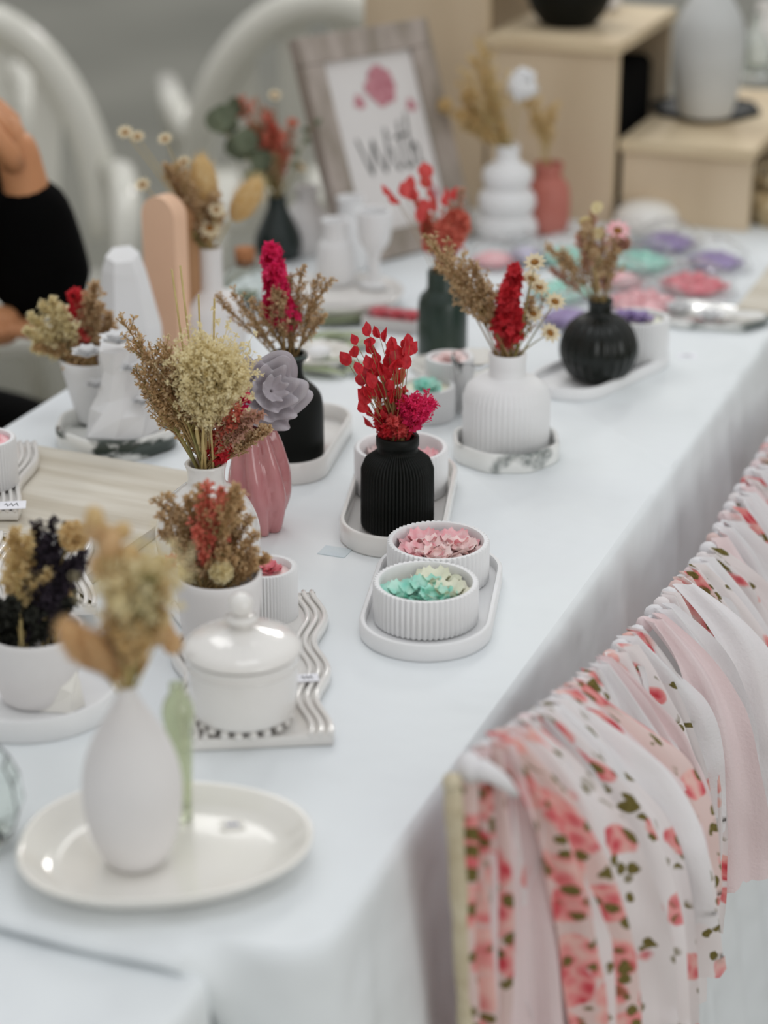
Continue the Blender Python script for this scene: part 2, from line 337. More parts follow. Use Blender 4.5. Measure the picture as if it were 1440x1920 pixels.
XR, XL, YF, YB = -.452, -1.125, 1.035, 3.36
def table(x0, x1, y0, y1, zt, label):
    t = thing('folding_table', ((x0 + x1) / 2, (y0 + y1) / 2, 0), label, 'table')
    cx, cy = (x0 + x1) / 2, (y0 + y1) / 2
    m = M(); m.box((0, 0, zt - .012), (x1 - x0 - .012, y1 - y0 - .012, .02)); m.build('tabletop', WPURE, t, smooth=False)
    for a in (-1, 1):
        for b in (-1, 1):
            m = M(); m.tube([(a * (x1 - x0) * .42, b * (y1 - y0) * .44, 0), (a * (x1 - x0) * .42, b * (y1 - y0) * .44, zt - .02)], .013, 10); m.build('leg', METAL, t)
table(XL, XR, YF, YB, TZ - .004, 'long folding table under the white display cloth')
def skirt_cloth(x0, x1, y0, y1, zt, drop, flare, amp, label, seed, name='tablecloth', rc=.03, mt=None, lap=None):
    # perimeter of a rounded rectangle, sampled finely; rows go down the drop
    per = []
    def arc(cx, cy, a0):
        for i in range(7):
            a = a0 + PI / 2 * i / 6; per.append((V((cx + rc * math.cos(a), cy + rc * math.sin(a), 0)), V((math.cos(a), math.sin(a), 0))))
    def edge(p, q, nrm):
        L = (q - p).length; k = max(2, int(L / .012))
        for i in range(1, k): per.append((p.lerp(q, i / k), nrm))
    arc(x1 - rc, y1 - rc, 0); edge(V((x1 - rc, y1, 0)), V((x0 + rc, y1, 0)), V((0, 1, 0)))
    arc(x0 + rc, y1 - rc, PI / 2); edge(V((x0, y1 - rc, 0)), V((x0, y0 + rc, 0)), V((-1, 0, 0)))
    arc(x0 + rc, y0 + rc, PI); edge(V((x0 + rc, y0, 0)), V((x1 - rc, y0, 0)), V((0, -1, 0)))
    arc(x1 - rc, y0 + rc, 1.5 * PI); edge(V((x1, y0 + rc, 0)), V((x1, y1 - rc, 0)), V((1, 0, 0)))
    n = len(per); rows = [0, .003, .006, .012, .02, .03, .037, .044, .052, .06, .075, .09] + [.1 + i * (drop - .1) / 22 for i in range(23)]
    m = M(); vs = []; s = 0; ss = []
    for i in range(n):
        ss.append(s); s += (per[(i + 1) % n][0] - per[i][0]).length
    for ri, h in enumerate(rows):
        for i, (p, nn) in enumerate(per):
            t = ss[i]; g = min(h / .10, 1)
            fold = (noise.noise(V((t * 9, h * .8, seed))) * 1.3 + noise.noise(V((t * 26, h * 1.5, seed + 3))) * .7 + noise.noise(V((t * 58, h * 2, seed + 7))) * .5 + .35 * math.sin(t * 70 + 5 * noise.noise(V((t * 3, 0, seed))))) * amp * (.45 + .55 * h / drop) * g
            rd = .006 * (1 - math.exp(-h / .004)) if h else 0
            o_, zz = rd + fold + flare * h / drop * (max(.62, min(1, p.y - 1.0)) if lap else 1), -h
            if lap and nn.y < -.1 and p.x < lap + .03:
                b = max(0, min(1, (lap + .03 - p.x) / .035)); b = b * b * (3 - 2 * b)
                def ip(x, xs, ys):
                    for k in range(len(xs) - 1):
                        if x <= xs[k + 1]: return ys[k] + (ys[k + 1] - ys[k]) * (x - xs[k]) / (xs[k + 1] - xs[k])
                    return ys[-1]
                wv = .0035 * noise.noise(V((p.x * 11, 0, 1)))
                lo2 = ip(h, [0, .03, .037, .044, .052, .06, .09, .1, 1], [0, .028 + wv, .032 + wv, .033 + wv, .031 + wv, .027 + wv, .005, .004, .004])
                lz = ip(h, [0, .03, .037, .044, .052, .06, .09, .1, 1], [0, -.0015, -.004, -.0075, -.0115, -.0135, -.0140, -.03, -.93])
                o_ = o_ * (1 - b) + lo2 * b; zz = zz * (1 - b) + lz * b
            vs.append(p + nn * o_ + V((0, 0, zt + zz)))
    fs = [(i * n + j, (i + 1) * n + j, (i + 1) * n + (j + 1) % n, i * n + (j + 1) % n) for i in range(len(rows) - 1) for j in range(n)]
    fs.append(tuple(range(n)))
    m.add(vs, fs); o = m.build(name, mt or CLOTH, smooth='auto', angle=40); tag(o, label, 'tablecloth')
    return o
skirt_cloth(XL, XR, YF, YB, TZ, .74, .11, .014, 'white cotton cloth draping the long display table', 4.0, lap=-.53)
table(-1.75, -.53, .25, 1.0, TZ - .02, 'second folding table under the white cloth at lower left')
skirt_cloth(-1.76, -.518, .24, 1.012, TZ - .0155, .7, .03, .004, 'white cloth on the lower table at bottom left corner', 9.0, rc=.008)
# ------------------------------------------------------------------ trays
def capsule(A, B, R, n=20):
    d = (B - A); a0 = math.atan2(d.y, d.x); pts = []
    for i in range(n + 1): a = a0 - PI / 2 + PI * i / n; pts.append((B.x + R * math.cos(a), B.y + R * math.sin(a)))
    for i in range(n + 1): a = a0 + PI / 2 + PI * i / n; pts.append((A.x + R * math.cos(a), A.y + R * math.sin(a)))
    return pts
def roundpoly(pts, r, k=5):
    out_ = []; n = len(pts)
    for i in range(n):
        p = V(pts[i]).to_2d() if len(pts[i]) > 2 else V(pts[i]); a = V(pts[i - 1][:2]); c = V(pts[(i + 1) % n][:2]); p = V(p[:2])
        u_ = (a - p).normalized(); w_ = (c - p).normalized()
        for j in range(k + 1):
            t = j / k; q = p + u_ * r * (1 - t) ** 2 + w_ * r * t ** 2; out_.append((q.x, q.y))
    return out_
def tray(name, pts, h, mt, label, cat='tray', wall=.005, floor=.005, z=TZ, flare=0, group=None):
    cx = sum(p[0] for p in pts) / len(pts); cy = sum(p[1] for p in pts) / len(pts)
    m = M(); m.outline([(p[0] - cx, p[1] - cy) for p in pts], h, wall, floor, flare=flare)
    o = m.build(name, mt, smooth='auto', angle=45); o.location = (cx, cy, z); return tag(o, label, cat, group)
def capsule_px(ua, va, ub, vb_, rpx, z=TZ):
    A = at(ua, va, z); B = at(ub, vb_, z); return capsule(A, B, rpx * proj((A + B) / 2)[2] / FPX)
def octagon(u, v, rpx, rot=PI / 8, sq=1.0, z=TZ, r=.012):
    P = at(u, v, z); R = rpx * proj(P)[2] / FPX; a0 = math.atan2(RT.y, RT.x)
    q = []
    for i in range(8):
        a = rot + i * PI / 4; x = R * math.cos(a) / math.cos(PI / 8); y = R * math.sin(a) * sq / math.cos(PI / 8)
        q.append((P.x + x * math.cos(a0) - y * math.sin(a0), P.y + x * math.sin(a0) + y * math.cos(a0)))
    return roundpoly(q, r)
TF = TZ + .0055                    # on a tray floor

tray('oval_tray', capsule_px(798, 1188, 824, 1090, 121), .015, WPURE, 'oval white tray holding the mint flower candle and a pink one')
tray('octagonal_tray', capsule_px(738, 1008, 762, 912, 98), .020, WGLOSS, 'deep white tray under the black ribbed vase with red flowers')
tray('oval_tray', capsule_px(545, 884, 590, 815, 72), .022, WGLOSS, 'long white tray under the tall black bottle with statice')
tray('marbled_tray', octagon(948, 853, 99), .020, MARBLEL, 'pale marbled tray under the white ribbed vase with daisies')
tray('oval_tray', capsule_px(1072, 728, 1178, 680, 76), .014, WPURE, 'oval white tray under the black round vase and lilac candle')
tray('marbled_tray', octagon(222, 826, 112), .022, MARBLE, 'dark green and white marbled octagonal tray under plaster sculpture')
tray('round_tray', [(at(62, 1318).x + .068 * math.cos(a * PI / 32), at(62, 1318).y + .068 * math.sin(a * PI / 32)) for a in range(64)], .019, WPURE, 'round white tray at left edge with a faceted soap block')
# big organic plate
PC = at(306, 1618); pp = FPX / proj(PC)[2]
pts = []
for i in range(96):
    a = 2 * PI * i / 96; rr = 1 + .035 * math.sin(2 * a + .6) + .03 * math.sin(3 * a + 1.5)
    x = 268 / pp * math.copysign(abs(math.cos(a)) ** .85, math.cos(a)) * rr; y = .078 * math.copysign(abs(math.sin(a)) ** .9, math.sin(a)) * rr
    pts.append((PC.x + RT.x * x + FH.x * y, PC.y + RT.y * x + FH.y * y))
m = M(); n = len(pts); P = [V((p[0] - PC.x, p[1] - PC.y, 0)) for p in pts]
rings = [(.55, 0), (.74, 0), (.80, .003), (.93, .012), (.99, .018), (1.0, .0195), (.985, .0205), (.955, .019), (.86, .0105), (.76, .0062), (.7, .0055), (.3, .0052)]
vs = [V((p.x * s, p.y * s, z)) for s, z in rings for p in P]
m.add(vs, [(i * n + j, i * n + (j + 1) % n, (i + 1) * n + (j + 1) % n, (i + 1) * n + j) for i in range(len(rings) - 1) for j in range(n)] + [tuple(range(n))[::-1], tuple(range((len(rings) - 1) * n, len(rings) * n))])
o = m.build('plate', IVORY); o.location = (PC.x, PC.y, TZ); tag(o, 'large glossy ivory plate with wavy rim at the near table end', 'plate')

def wavy_tray(corners, label, amp=.005, waves=2.6, h=.010, z=TZ):   # corners: front-left, front-right, back-right, back-left
    A, B, C_, D = [V(c) for c in corners]; o3 = (A + B + C_ + D) / 4
    t = thing('wavy_tray', (o3.x, o3.y, z), label, 'tray'); pts = []; K = 40
    sd = (B - A).normalized()
    f = lambda s: amp * math.sin(waves * 2 * PI * s + .8)
    for i in range(K): s = i / (K - 1); pts.append(B.lerp(C_, s) + sd * f(s))
    for i in range(K): s = 1 - i / (K - 1); pts.append(A.lerp(D, s) + sd * f(s))
    m = M(); P = [(p - o3) for p in pts]; m.outline([(p.x, p.y) for p in P], h, .002, h - .002); m.build('tray_base', WGLOSS, t, smooth='auto')
    for side, (p, q) in enumerate(((B, C_), (A, D))):
        for k in range(3):
            off = (-1 if side == 0 else 1) * (.003 + .007 * k)
            m = M(); m.tube([p.lerp(q, i / 59) + sd * (f(i / 59) + off) - o3 + V((0, 0, h - z + z)) - V((0, 0, o3.z - o3.z)) for i in range(60)], .0022, 8)
            r = m.build('wavy_rib', WGLOSS, t)
            for vv in r.data.vertices: vv.co.z = vv.co.z
    return t
wavy_tray([at(332, 1412), at(616, 1400), at(602, 1128), at(332, 1150)], 'glossy white wavy-ribbed tray under the lidded jar')
wavy_tray([at(-150, 1000), at(30, 1000), at(78, 868), at(-90, 868)], 'glossy wavy-ribbed tray under pink candle at left edge', amp=.004, waves=1.5, z=TZ + .012)
wavy_tray([at(-40, 1180), at(176, 1180), at(168, 1040), at(-10, 1040)], 'glossy wavy-ribbed tray behind the plum and golden bouquet', amp=.005, waves=1.2, z=TZ + .012)
# whitewashed boards
def board(x0, x1, y0, y1, h, label, name='wooden_board', mt=PLANK, rz=0):
    m = M(); m.outline(roundpoly([(-(x1 - x0) / 2, -(y1 - y0) / 2), ((x1 - x0) / 2, -(y1 - y0) / 2), ((x1 - x0) / 2, (y1 - y0) / 2), (-(x1 - x0) / 2, (y1 - y0) / 2)], .006), h, .001, h - .0004)
    o = m.build(name, mt, smooth='auto'); o.location = ((x0 + x1) / 2, (y0 + y1) / 2, TZ); o.rotation_euler.z = rz; return tag(o, label, 'board')
board(-1.115, -.845, 1.43, 1.735, .0115, 'whitewashed wooden board with grain lying at left', rz=-.05)
board(at(1372, 600).x, -.462, 2.46, 2.76, .010, 'pale slatted wooden board at right before the crates')

# ------------------------------------------------------------------ vases and bottles
ZP = TZ + .0058
vase('ovoid_vase', 'front', 255, 1640, 52, [(52, 0), (70, 32), (86, 72), (93, 132), (88, 178), (72, 222), (48, 262), (30, 288), (19, 308), (17, 322)], ZP, WMATT, 'matte white egg-shaped vase standing on the ivory plate')
vase('glass_bottle', 'gb', 342, 1545, 20, [(20, 0), (20, 40), (24, 110), (27, 170), (31, 200), (25, 222), (16, 236), (15, 252)], ZP, GLASSG, 'pale green glass bottle behind the egg-shaped white vase', cat='bottle', wall=.0015)
vase('bottle_vase', 'b12', 393, 1112, 70, [(70, 0), (92, 40), (97, 95), (80, 140), (50, 168), (36, 180), (35, 200), (39, 214)], TZ, WGLOSS, 'glossy white round vase holding the tall golden statice', wall=.004)
vase('faceted_vase', 'rose', 488, 1006, 34, [(34, 0), (50, 50), (54, 78), (50, 120), (38, 165), (28, 190)], TZ, ROSEG, 'dusty rose faceted vase holding the grey fabric flower', flutes=7, amp=.0045, twist=26, n=56)
vase('black_bottle', 'b15', 545, 878, 62, [(60, 0), (63, 8), (63, 60), (62, 100), (55, 122), (36, 140), (27, 150), (25, 165), (27, 178), (34, 186), (34, 190)], TF, BLACK, 'tall matt black bottle with glossy rim behind the rose vase', cat='bottle', wall=.004, sub=3)
vase('ribbed_vase', 'b16', 745, 1010, 66, [(66, 0), (67.5, 6), (67.5, 60), (67, 108), (60, 124), (46, 134), (39, 138), (38, 142), (38, 150), (40, 152), (40, 166), (39, 168)], TF, BLACK, 'black finely ribbed vase with red dried flowers', flutes=62, amp=.0007, wall=.004, sub=0, frange=(.01, .84))
vase('ribbed_vase', 'b18', 948, 862, 79, [(79, 0), (81, 8), (81, 60), (81, 92), (74, 112), (56, 124), (38, 130), (34, 134), (34, 150), (35, 172)], TF, WPURE, 'white ribbed vase on the pale marbled tray', flutes=48, amp=.0006, wall=.004, sub=0, frange=(.01, .7))
vase('round_vase', 'b19', 1120, 722, 38, [(38, 0), (57, 14), (70, 40), (71.5, 66), (62, 94), (44, 112), (26, 121), (22, 126), (22, 138), (24, 148)], TF, BLACKG, 'round black melon-ribbed vase at right', flutes=22, amp=.0011, frange=(.02, .84))
vase('green_bottle', 'b20', 829, 680, 46, [(45, 0), (46.5, 6), (46.5, 60), (46, 98), (42, 112), (32, 122), (29, 128), (29, 158)], TZ, BOTTLEG, 'dark green glazed bottle holding coral flowers', cat='bottle', sub=0, wall=.003)
vase('bubble_vase', 'wob', 949, 458, 50, [(46, 0), (56, 10), (58, 24), (52, 38), (45, 45), (50, 54), (54, 68), (50, 84), (40, 92), (43, 100), (47, 114), (43, 130), (28, 140), (22, 146), (21, 156), (22, 172)], TZ, WPURE, 'white stacked bubble vase before the wooden crates', sub=4)
vase('terracotta_vase', 'terra', 1025, 443, 34, [(34, 0), (41, 20), (42, 60), (38, 88), (27, 102), (25, 110), (28, 128)], TZ, TERRA, 'dusty terracotta vase tucked behind the white bubble vase')
vase('teardrop_bottle', 'b32', 522, 492, 34, [(36, 0), (44, 20), (42, 44), (30, 70), (20, 92), (17, 104), (18, 116)], TZ, BLUEG, 'dark teal teardrop bottle with pink and eucalyptus bouquet', cat='bottle')
vase('flask_vase', 'b31', 400, 668, 58, [(58, 0), (63, 20), (63, 60), (58, 84), (40, 100), (25, 108), (22, 120), (22, 186)], TZ, WMATT, 'white flask vase with bunny tails beside the peach arch', sub=3)
vase('white_bottle', 'w1', 577, 482, 46, [(44, 0), (48, 30), (44, 62), (28, 84), (20, 96), (20, 108), (23, 120)], TZ, WMATT, 'white shouldered bottle right of the dark teal bottle', cat='bottle')
vase('white_bottle', 'w2', 658, 512, 34, [(32, 0), (34, 40), (30, 80), (24, 96), (24, 120), (27, 132)], TZ, WPURE, 'white bottle standing directly before the wooden frame', cat='bottle')
vase('white_bottle', 'w3', 630, 540, 36, [(34, 0), (37, 30), (33, 70), (25, 84), (24, 104), (27, 118)], TZ + .012, WPURE, 'white wide-rimmed bottle on the round cake plate', cat='bottle')
vase('white_goblet', 'w4', 702, 545, 34, [(34, 0), (14, 8), (11, 40), (13, 62), (28, 84), (33, 122), (32, 140)], TZ + .012, WPURE, 'white goblet candle holder on the round cake plate', cat='goblet')
P, ppm, kz = base(640, 606, 105)
m = M(); m.lathe(hollow([(.058, 0), (.066, .004), (.074, .016), (.077, .022)], .003, .012), 64); o = m.build('cake_plate', WGLOSS); o.location = P; tag(o, 'round white cake plate behind the black bottle', 'plate')
GP, ppm, kz = base(1326, 228, 56, .865 + .008)
vase('frosted_vase', 'grey', 1322, 226, 50, [(48, 0), (58, 40), (65, 90), (66, 130), (60, 175), (42, 212), (28, 232), (24, 250), (26, 262)], .865 + .008, GREYM, 'pale grey frosted vase on black tray atop the low crate')
q = octagon(1322, 208, 98, z=.865, r=.01); tray('octagonal_tray', q, .008, BLACK, 'black octagonal tray under the pale grey vase', z=.865, wall=.004, floor=.005)
vase('round_vase', 'bl2', 1066, 54, 48, [(46, 0), (66, 22), (82, 60), (86, 100), (70, 140), (36, 165), (28, 190)], 1.0 + .0003, BLACK, 'round matt black vase on the middle wooden crate')
vase('glass_decanter', 'dec', 1412, 150, 28, [(28, 0), (34, 20), (34, 50), (22, 76), (10, 92), (10, 120)], .865, GLASS, 'clear glass decanter behind the pale grey vase', cat='decanter', wall=.002)
vase('white_jug', 'jug2', 1436, 128, 30, [(28, 0), (34, 30), (34, 70), (24, 98), (22, 120)], .865, WGLOSS, 'glossy white jug at the right edge on the low crate', cat='jug')
vase('pink_pot', 'pk2', 1128, 22, 30, [(30, 0), (36, 20), (36, 60)], 1.0003, WMATT, 'pale lilac pot beside the round black vase on crate', cat='pot')

# glass bowl at left edge, cork jar
P, ppm, kz = base(-42, 1600, 40); m = M(); m.lathe(hollow([(.018, 0), (.028, .012), (.034, .03), (.032, .05), (.026, .064)], .002), 10)
o = m.build('glass_dish', GLASS, smooth=False); o.location = P; tag(o, 'faceted clear glass dish cut by the left photo edge', 'dish')
P, ppm, kz = base(462, 590, 40); t = thing('glass_jar', P, 'small glass jar with cork stopper behind pink larkspur', 'jar')
m = M(); m.lathe(hollow([(.026, 0), (.031, .01), (.031, .035), (.024, .047), (.012, .053), (.012, .062)], .0015), 40); m.build('jar_body', GLASS, t)
m = M(); m.lathe([(.010, .054), (.0125, .066), (.0125, .076), (.002, .077)], 24); m.build('cork_stopper', CORK, t)
m = M(); m.lathe([(.004, .0), (.006, .002)], 12);
for i in range(9):
    a = i * .7; m.petal(V((0, 0, .004)), V((math.cos(a), math.sin(a), .9)), V((0, 0, 1)), .026, .014, .1)
m.build('green_moss', LEAFG, t)

# glossy dark rim on the black bottle
P, r, ppm = MOUTH['b15']; m = M(); R = r + .0025
m.tube([P + V((R * math.cos(a * PI / 24), R * math.sin(a * PI / 24), .0005)) - P for a in range(49)], .0022, 8); o = m.build('bottle_rim', GOLDR)
bb = [o_ for o_ in bpy.data.objects if o_.name == 'black_bottle'][0]; o.parent = bb; o.location = P - V(bb.location)

# ------------------------------------------------------------------ lidded jar
P, ppm, kz = base(458, 1388, 92, TZ + .010)
t = thing('lidded_jar', P, 'white glazed jar with domed knob lid on wavy tray', 'jar')
def px(prof): return [(r / ppm, h / kz) for r, h in prof]
m = M(); m.lathe(smoothprof(px([(84, 12), (96, 20), (101, 50), (103, 90), (105, 118), (107, 126)]), 4) + px([(101, 127), (98, 110), (88, 30)]), 96); m.build('jar_body', WGLOSS, t)
m = M(); m.tube([V((103.5 / ppm * math.cos(a * PI / 48), 103.5 / ppm * math.sin(a * PI / 48), 108 / kz)) for a in range(97)], .0013, 6); m.build('raised_band', WGLOSS, t)
m = M()
for i in range(20):
    a = 2 * PI * i / 20; c = V((86 / ppm * math.cos(a), 86 / ppm * math.sin(a), 5.5 / kz))
    m.ball(c, .0036, 8, 6)
m.build('scalloped_foot', WGLOSS, t)
lid = M(); lp = smoothprof(px([(108, 130), (110, 136), (98, 148), (72, 158), (44, 165), (17, 174)]), 4)
lid.lathe([(lp[0][0] - .004, lp[0][1] - .001)] + lp + px([(14, 179), (29, 183), (31, 188), (15, 194)]), 120, mod=lambda r, z, a, i: r * (1 + .008 * math.cos(30 * a) * (1 if 20 / ppm < r < 100 / ppm else 0)))
lo_ = lid.build('jar_lid', WGLOSS, t)
m = M(); m.ball((0, 0, 211 / kz), 24 / ppm, 24, 16); m.build('lid_knob', WGLOSS, lo_)
# ------------------------------------------------------------------ planters
vase('white_planter', 'b6', 415, 1262, 62, [(62, 0), (70, 50), (77, 110), (80, 160)], TZ, WMATT, 'white planter behind lidded jar with coral and brown bouquet', cat='planter', sub=3, wall=.004)
vase('white_planter', 'b9', 72, 1335, 66, [(66, 0), (80, 50), (88, 95), (92, 128)], TF, WMATT, 'white planter at left edge with plum and golden bouquet', cat='planter', sub=3, wall=.004)
vase('cone_planter', 'b11', 176, 800, 34, [(30, 0), (34, 20), (44, 60), (58, 118)], TF + .001, WPURE, 'white cone planter left of the plaster sculpture', cat='planter', sub=3, wall=.004)
# faceted soap on round tray
P, ppm, kz = base(108, 1342, 50, TF); m = M(); R = 54 / ppm; q = [(0, 0, 0)]
vs = [(R * math.cos(a), R * math.sin(a) * .8, 0) for a in [.3, 1.3, 2.6, 3.6, 4.4, 5.6]] + [(R * .8 * math.cos(a + .3), R * .62 * math.sin(a + .3), .022 + .008 * math.sin(a * 2)) for a in [.3, 1.3, 2.6, 3.6, 4.4, 5.6]] + [(0.004, 0, .034)]
m.add(vs, [(i, (i + 1) % 6, 6 + (i + 1) % 6, 6 + i) for i in range(6)] + [(6 + i, 6 + (i + 1) % 6, 12) for i in range(6)] + [tuple(range(6))[::-1]])
o = m.build('faceted_soap', IVORY, smooth=False); o.location = P; tag(o, 'cream faceted soap block on the round white tray', 'soap')
# crystal tower + plaster sculpture
P, ppm, kz = base(252, 712, 50, TZ); R = .036; m = M(); vs = []
levels = [(0, 1.0), (.055, 1.04), (.115, .72), (.134, .55)]
for z, s in levels:
    for i in range(6): a = i * PI / 3 + .4; vs.append((R * s * math.cos(a) - z * .06, R * s * math.sin(a) * .7, z + (.007 * math.sin(a) if z > .12 else 0)))
m.add(vs, [(k * 6 + i, k * 6 + (i + 1) % 6, k * 6 + 6 + (i + 1) % 6, k * 6 + 6 + i) for k in range(3) for i in range(6)] + [tuple(range(18, 24)), tuple(range(6))[::-1]])
o = m.build('crystal_tower', WPURE, smooth=False); o.location = P; tag(o, 'tall white faceted crystal-shaped ornament left of peach arch', 'ornament')
rg = random.Random(5)
P, ppm, kz = base(232, 846, 62, TF); t = thing('plaster_sculpture', P, 'white faceted plaster sculpture with flowers on marbled tray', 'sculpture')
m = M(); vs = []; K = 9
lv = [(0, .036), (.012, .040), (.036, .034), (.05, .026), (.075, .020), (.10, .022)]
for z, r in lv:
    for i in range(K): a = 2 * PI * i / K + z * 8; rr = r * rg.uniform(.88, 1.14); vs.append((rr * math.cos(a), rr * math.sin(a), z + rg.uniform(-.003, .003) * (z > 0)))
m.add(vs, [(k * K + i, k * K + (i + 1) % K, k * K + K + (i + 1) % K) for k in range(5) for i in range(K)] + [(k * K + i, k * K + K + (i + 1) % K, k * K + K + i) for k in range(5) for i in range(K)] + [tuple(range(5 * K, 6 * K)), tuple(range(K))[::-1]])
m.build('faceted_body', WPURE, t, smooth=False)
for (x, z, s) in ((-.03, .088, .020), (.006, .105, .024), (.022, .078, .018), (-.022, .056, .016), (.03, .045, .015)):
    m = M()
    for k in range(3):
        for i in range(6):
            a = i * PI / 3 + k * .5; d = V((math.cos(a), math.sin(a), .4 + k * .7)).normalized()
            x1, y1 = frame_of(d); m.petal(V((x, -.012, z)), d, V((0, 0, 1)) + d * .1, s * (1 - .2 * k), s * .9, .2)
    m.build('plaster_flower', WPURE, t)
# black glass of the round vases etc. done; peach arch
P = base(318, 662, 0, TZ)[0]; t = thing('arch_stand', P, 'peach arched wooden stand left of white flask vase', 'stand', rz=math.radians(-14))
aw, ah, at_ = .048, .185, .04
def arch(w_, h_, y0, y1, mm):
    pr = [(-w_ / 2, 0), (w_ / 2, 0)] + [(w_ / 2 * math.cos(a * PI / 16), h_ - w_ / 2 + w_ / 2 * math.sin(a * PI / 16)) for a in range(17)]
    n = len(pr); mm.add([(x, y0, z) for x, z in pr] + [(x, y1, z) for x, z in pr], [tuple(range(n)), tuple(range(n, 2 * n))[::-1]] + [(i, i + n, (i + 1) % n + n, (i + 1) % n) for i in range(n)])
m = M(); arch(aw, ah, -.011, .011, m); m.build('arch_panel', PEACH, t, smooth='auto')
m = M(); arch(aw * .9, ah * .95, .0115, .034, m); m.build('arch_back', BROWNW, t, smooth='auto')

# ------------------------------------------------------------------ candles in fluted pots
def rosette(m, c, R, rg, layers=3, k=0, tilt=.35):
    for L in range(layers):
        n = 6 - L
        for i in range(n):
            a = 2 * PI * i / n + L * .6 + rg.uniform(-.15, .15); el = tilt + L * .45; o_ = V((math.cos(a), math.sin(a), 0))
            sd = V((-math.sin(a), math.cos(a), 0)); r = R * (1 - .25 * L); vs = []
            for s in range(4):
                for w_ in range(5):
                    ss = s / 3; ww = (w_ - 2) / 2; wd = r * .62 * math.sin(PI * min(.12 + ss * .75, 1)) * (1.15 if s else .6)
                    vs.append(V(c) + o_ * r * ss * math.cos(el) + V((0, 0, 1)) * (r * ss * math.sin(el) + .25 * r * ww * ww * ss - .1 * r * ss ** 3 * (1 - L * .3)) + sd * ww * wd)
            m.add(vs, [(s * 5 + w_, s * 5 + w_ + 1, s * 5 + w_ + 6, s * 5 + w_ + 5) for s in range(3) for w_ in range(4)], k)
def candle(u, vb, r, h, z, wax, flw, label, nf=5, seed=1, fill=.62, flutes=56, group=None):
    P, ppm, kz = base(u, vb, r, z); R = r / ppm; H = h / kz; rg = random.Random(seed)
    t = thing('flower_candle', P, label, 'candle', 'flower candles in fluted pots')
    pr = [(R - .002, 0), (R, .002), (R, H * .5), (R, H - .002), (R - .0006, H), (R - .004, H), (R - .005, H - .002), (R - .0055, H * .4)]
    m = M(); N = flutes * 4; m.lathe(pr, N, mod=lambda r_, z_, a, i: r_ + (.0012 * (abs(math.cos(flutes * a / 2)) - .6) * 2 if i < 5 else 0)); m.build('fluted_pot', WPURE, t, smooth='auto', angle=60)
    m = M(); m.lathe([(R * .5, H * .25), (R - .0056, H * .3), (R - .0056, H * fill), (R * .5, H * fill + .0008)], 48); m.build('wax', wax, t)
    for i in range(nf):
        a = i * 2.4 + seed; d = 0 if i == 0 else R * .48; m = M()
        rosette(m, (d * math.cos(a), d * math.sin(a), H * fill + .001), R * (.50 if i else .52), rg, 2, 0, .22)
        m.build('wax_flower', flw[i % len(flw)], t)
    return t
candle(798, 1202, 97, 72, TF, CREAMWAX, [TEALWAX, TEALWAX, CREAMWAX, TEALWAX, CREAMWAX], 'fluted candle with mint green wax flowers, frontmost in tray', 5, 3)
candle(821, 1122, 94, 72, TF, BLUSHWAX, [BLUSHWAX, PINKWAX, BLUSHWAX, PINKWAX, BLUSHWAX, PINKWAX], 'fluted candle with pink wax petals behind mint one', 6, 8)
candle(752, 950, 86, 82, TF, BLUSHWAX, [BLUSHWAX, PINKWAX], 'fluted blush candle hidden behind the black ribbed vase', 3, 4)
candle(503, 1192, 55, 108, TZ, BLUSHWAX, [ROSEWAX], 'tall fluted candle with rose wax behind lidded jar', 1, 5, fill=.9)
candle(-22, 928, 56, 88, TZ + .0225, PINKWAX, [PINKWAX], 'pink wax candle in ribbed pot at left edge', 1, 6, fill=.93)
candle(1194, 692, 56, 82, TF, CREAMWAX, [PURPLEWAX, PURPLEWAX], 'fluted candle with lilac wax flower behind black round vase', 2, 7, fill=.88)
candle(800, 800, 52, 62, TZ, CREAMWAX, [TEALWAX, TEALWAX], 'small mint wax candle behind the red flowers', 2, 9, fill=.9)
candle(842, 775, 44, 92, TZ, BLUSHWAX, [BLUSHWAX], 'white ribbed candle pot between green bottle and ribbed vase', 1, 10, fill=.93)

